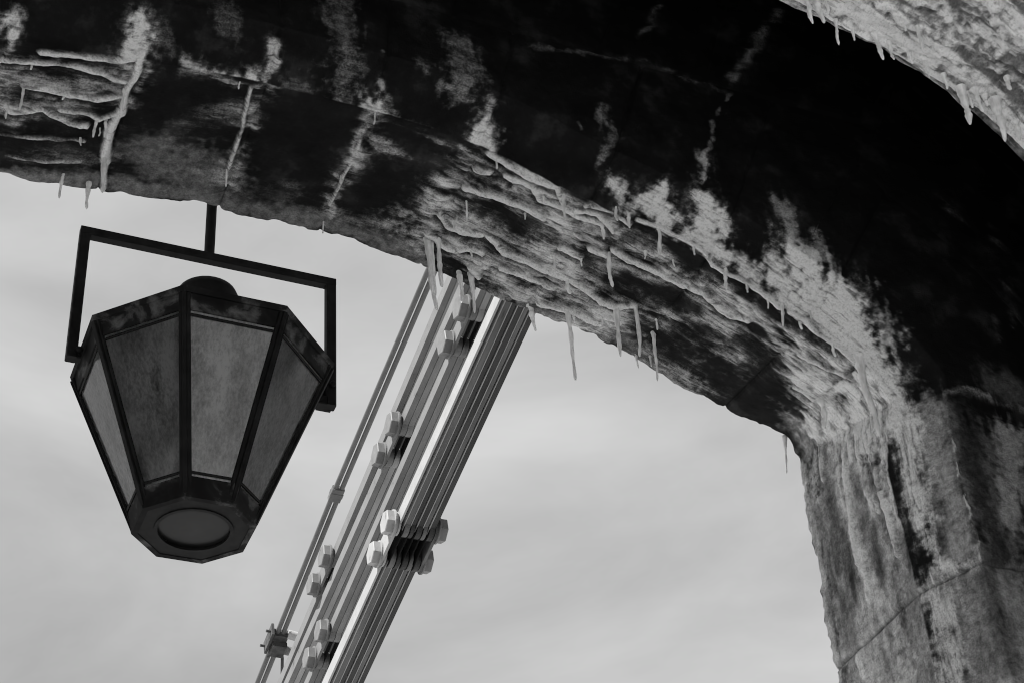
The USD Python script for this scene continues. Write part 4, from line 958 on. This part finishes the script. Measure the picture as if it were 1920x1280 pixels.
# roof: low octagonal pyramid, collar and cap
v = [corner(k, 0.625, ZT + 0.002) for k in range(8)] + [corner(k, 0.14, ZT + 0.36) for k in range(8)]
f = []
for k in range(8):
    a, b = k, (k + 1) % 8
    f += [(a, b, b + 8), (a, b + 8, a + 8)]
f += [(8, 8 + k, 9 + k) for k in range(1, 7)]
roof = trimesh.Trimesh(np.array(v), np.array(f), process=False); roof.fix_normals()
roof_p = lpart('roof', roof, M_IRON)
pts = [(0.0, ZT + 0.520), (0.06, ZT + 0.516), (0.110, ZT + 0.498), (0.145, ZT + 0.468), (0.160, ZT + 0.43), (0.155, ZT + 0.33), (0.0, ZT + 0.33)]
obj('vent_cap', trimesh.creation.revolve(np.array(pts)[::-1], sections=32), M_IRON, roof_p, 40)
for k in range(8):
    a, b = corner(k, 0.264, 0.02), corner(k, 0.606, ZT - 0.03)
    rad = np.array([math.cos(ROT + k * math.pi / 4), math.sin(ROT + k * math.pi / 4), 0])
    lpart('mullion', cat([bar(a, b, 0.052, 0.014, rad), bar(a + rad * 0.007, b + rad * 0.007, 0.020, 0.022, rad)]), M_IRON)
for k in range(8):
    q = []
    for (r, z), kk in ((GB, k), (GB, k + 1), (GT, k + 1), (GT, k)):
        q.append(corner(kk, r - 0.003, z))
    q = np.array(q)
    nrm = np.cross(q[1] - q[0], q[3] - q[0]); nrm /= np.linalg.norm(nrm)
    vv = np.vstack([q, q - nrm * 0.004])
    ff = [(0, 1, 2), (0, 2, 3), (4, 6, 5), (4, 7, 6)] + [t for i in range(4) for t in ((i, i + 4, (i + 1) % 4 + 4), (i, (i + 1) % 4 + 4, (i + 1) % 4))]
    pane = lpart('glass_pane', (vv, np.array(ff)), M_GLASS)
    # thin bead round the pane
    c = q.mean(0); bead = []
    for i in range(4):
        a, b = q[i] + nrm * 0.004, q[(i + 1) % 4] + nrm * 0.004
        a, b = a + (c - a) * 0.075, b + (c - b) * 0.075
        bead.append(bar(a, b, 0.012, 0.008, nrm))
    obj('bead', cat(bead), M_IRON, pane)
# hanging frame in the plane of the arch
zb_, xl_, xr_ = 6.086 - 4.475, 0.897 - LX, 2.150 - LX
lpart('hanger_rod', cyl((0, 0, zb_ + 0.02), (0, 0, 7.15 - 4.475), 0.026, 20), M_IRON, smooth=40)
lpart('wall_arm', bar((0, 0, 7.15 - 4.475), (0, -0.36, 7.15 - 4.475), 0.06, 0.06), M_IRON)
lpart('crossbar', bar((xl_ - 0.024, 0, zb_), (xr_ + 0.024, 0, zb_), 0.05, 0.05), M_IRON)
for xs_ in (xl_, xr_):
    lpart('side_bar', bar((xs_, 0, zb_ - 0.025), (xs_, 0, 5.30 - 4.475), 0.05, 0.05, (0, 1, 0)), M_IRON)
lpart('pivot', bar((xl_ + 0.025, 0, 5.322 - 4.475), (-0.575, 0, 5.322 - 4.475), 0.045, 0.045), M_IRON)
lpart('pivot', cat([bar((xr_ - 0.025, 0, 5.325 - 4.475), (0.555, 0, 5.325 - 4.475), 0.05, 0.05), bar((xr_ - 0.026, 0.03, 5.30 - 4.475), (xr_ - 0.026, 0.03, 5.53 - 4.475), 0.02, 0.075, (1, 0, 0))]), M_IRON)
lpart('rivet', trimesh.creation.icosphere(2, 0.018).apply_translation((-0.59, -0.028, 0.865)), M_IRON)
lpart('rivet', trimesh.creation.icosphere(2, 0.016).apply_translation((0.632, -0.05, ZT + 0.03)), M_IRON)

# ------------------------------------------------------------------ suspension chains
CX = 5.12
NB, PITCH, THICK = 6, 0.064, 0.058
def plate_yz(poly, x0, th):
    m = trimesh.creation.extrude_polygon(poly, th, engine='earcut')
    m.vertices = np.stack([m.vertices[:, 2] + x0, m.vertices[:, 0], m.vertices[:, 1]], 1)
    m.fix_normals(); return m
def hexnut(x0, x1, y, z, r, tilt, sides=6):
    a = np.arange(sides) * 2 * np.pi / sides + tilt
    c = 0.09 * abs(x1 - x0); sgn = 1 if x1 > x0 else -1
    rings = [(x0, r), (x1 - sgn * c, r), (x1, r * 0.93)]
    v = [(x, y + rr * math.cos(t), z + rr * math.sin(t)) for x, rr in rings for t in a]
    f = []
    for i in range(2):
        for k in range(sides):
            p, q = i * sides + k, i * sides + (k + 1) % sides
            f += [(p, q, q + sides), (p, q + sides, p + sides)]
    v += [(x0, y, z), (x1, y, z)]
    n0 = len(v) - 2
    for k in range(sides):
        f += [(n0, (k + 1) % sides, k), (n0 + 1, 2 * sides + k, 2 * sides + (k + 1) % sides)]
    m = trimesh.Trimesh(np.array(v), np.array(f), process=False); m.fix_normals(); return m
def washer(x0, x1, y, z, r):
    return cyl((x0, y, z), (x1, y, z), r, 28)
def chain(z13, slope, hgt, joints, label, dark=False, y0=6.2, y1=23.0, gap=0.42):
    o = thing('suspension_chain', label, 'chain', (CX, 13.0, EYE + z13), 'four suspension chains rising to the tower')
    zc = lambda y: z13 - hgt / 2 + slope * (y - 13.0)
    off = np.array([0, 0, 0])
    def put(name, m, mat, parent=o, smooth=False):
        m = m.copy(); m.apply_translation((0, -13.0, -z13)); return obj(name, m, mat, parent, smooth)
    js = sorted(joints)
    ends = [y0] + [v for j in js for v in (j, j + gap)] + [y1]
    spans = [(ends[i], ends[i + 1]) for i in range(0, len(ends), 2)]
    for a, b in spans:
        pa, pb = (a, zc(a)), (b, zc(b))
        poly = LineString([pa, pb]).buffer(hgt / 2, cap_style='flat')
        for p in ((pa if a > y0 else None), (pb if b < y1 else None)):
            if p is not None: poly = poly.union(Point(p).buffer(hgt * 0.78, 8))
        for i in range(NB):
            th = THICK * (0.35 if dark and i == 0 else 1.0)
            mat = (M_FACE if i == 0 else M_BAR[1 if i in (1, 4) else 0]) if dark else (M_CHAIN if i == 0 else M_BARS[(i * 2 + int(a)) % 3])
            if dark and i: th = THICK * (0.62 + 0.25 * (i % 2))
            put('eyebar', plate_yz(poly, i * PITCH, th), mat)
            if dark and i < NB - 1:      # added thin pale strip standing in for the worn lower edges of the bars
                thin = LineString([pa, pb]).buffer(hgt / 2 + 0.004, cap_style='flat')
                put('edge_strip', plate_yz(thin, i * PITCH + PITCH - 0.012, 0.008), M_BARS[1])
    for j in js:
        p, q = (j, zc(j)), (j + gap, zc(j + gap))
        poly = LineString([p, q]).buffer(hgt * 0.72, quad_segs=8)
        put('link_plate', plate_yz(poly, -0.032, 0.03), M_FACE if dark else M_CHAIN)
        for i in range(NB - 1):
            put('link_plate', plate_yz(poly, i * PITCH + THICK + 0.001, PITCH - THICK - 0.002), M_BLACK)
        put('link_plate', plate_yz(poly, (NB - 1) * PITCH + THICK + 0.004, 0.03), M_BAR[1] if dark else M_CHAIN)
        xa, xb_ = -0.033, (NB - 1) * PITCH + THICK + 0.035
        for (y, z) in (p, q):
            pin = put('pin', cyl((xa, y, z), (xb_, y, z), 0.05, 14), M_BLACK)
            for sgn, x0 in ((-1, xa), (1, xb_)):
                put('nut', cat([washer(x0, x0 + sgn * 0.016, y, z, 0.137), hexnut(x0 + sgn * 0.016, x0 + sgn * 0.092, y, z, 0.126, 0.35)]), M_FACE if dark and sgn < 0 else M_NUT)
    return o
chain(11.38, -0.250, 0.138, [7.0, 11.1, 16.02, 20.2], 'topmost grey chain of flat bars, next to the twin pipes')
chain(11.01, -0.2175, 0.130, [9.5, 13.80, 18.05], 'second grey chain from the twin pipes, bolted halfway up its visible length')
chain(10.52, -0.2405, 0.120, [7.7, 11.86, 16.14, 20.4], 'third grey chain, with a bolted joint just under the arch edge')
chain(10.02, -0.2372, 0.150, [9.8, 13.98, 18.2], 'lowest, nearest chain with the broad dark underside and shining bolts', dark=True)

# twin pipes beside the topmost chain
def zpipe(y): return np.interp(y, [6.2, 12.8, 14.42, 15.9, 18.83, 23], [13.2, 11.95, 11.60, 11.27, 10.49, 9.35])
yy = np.linspace(6.2, 23, 60)
def tube(path, r, n=14):
    path = np.asarray(path, float); v, f = [], []
    for i, p in enumerate(path):
        d = path[min(i + 1, len(path) - 1)] - path[max(i - 1, 0)]; d /= np.linalg.norm(d)
        s = np.array([1.0, 0, 0]); u = np.cross(d, s)
        for k in range(n):
            a = 2 * np.pi * k / n; v.append(p + r * (math.cos(a) * s + math.sin(a) * u))
    for i in range(len(path) - 1):
        for k in range(n):
            a, b = i * n + k, i * n + (k + 1) % n
            f += [(a, b, b + n), (a, b + n, a + n)]
    return (np.array(v), np.array(f))
pipes = thing('twin_pipe', 'pair of slim grey pipes clamped together, left of the chains', 'pipe', (CX, 13, EYE + 11.9))
PO = np.array([CX, 13, 11.9])
for dx in (-0.033, 0.036):
    obj('pipe', tube(np.stack([np.full_like(yy, CX + dx), yy, zpipe(yy)], 1) - PO, 0.0285), M_PIPE, pipes, True)
for yc in (11.2, 15.86):
    a, b = np.array([CX, yc - 0.09, zpipe(yc - 0.09)]) - PO, np.array([CX, yc + 0.09, zpipe(yc + 0.09)]) - PO
    obj('clamp', cat([bar(a, b, 0.138, 0.075), bar(a * 0.65 + b * 0.35, a * 0.35 + b * 0.65, 0.148, 0.084)]), M_PIPE, pipes)
yc = 18.1
c = np.array([CX, yc, zpipe(yc)]) - PO
d = np.array([0, 1, -0.24]); d /= np.linalg.norm(d)
brk = [bar(c - d * 0.17 + (-0.10, 0, 0), c + d * 0.17 + (-0.10, 0, 0), 0.03, 0.17), bar(c - d * 0.12, c + d * 0.12, 0.20, 0.11),
       bar(c - d * 0.05 + (0.02, 0, -0.09), c + d * 0.14 + (0.02, 0, -0.09), 0.17, 0.08)]
br = obj('bracket', cat(brk), M_GRIME, pipes)
for e in (-0.12, 0.13):
    obj('stud', cyl(c + d * e + (-0.17, 0, 0.0), c + d * e + (0.1, 0, 0.0), 0.017, 8), M_GRIME, br)
for e, m in ((-0.14, M_WHITE), (0.12, M_NUT)):
    obj('spacer', cyl(c + d * e + (0.09, 0, -0.02), c + d * e + (0.34, 0, -0.06), 0.055, 16), m, br, 40)
obj('strap', bar(c + d * 0.2 + (0.12, 0, -0.05), c + d * 0.2 + (0.12, 0, -0.42), 0.035, 0.012, (0, 1, 0)), M_PIPE, br)
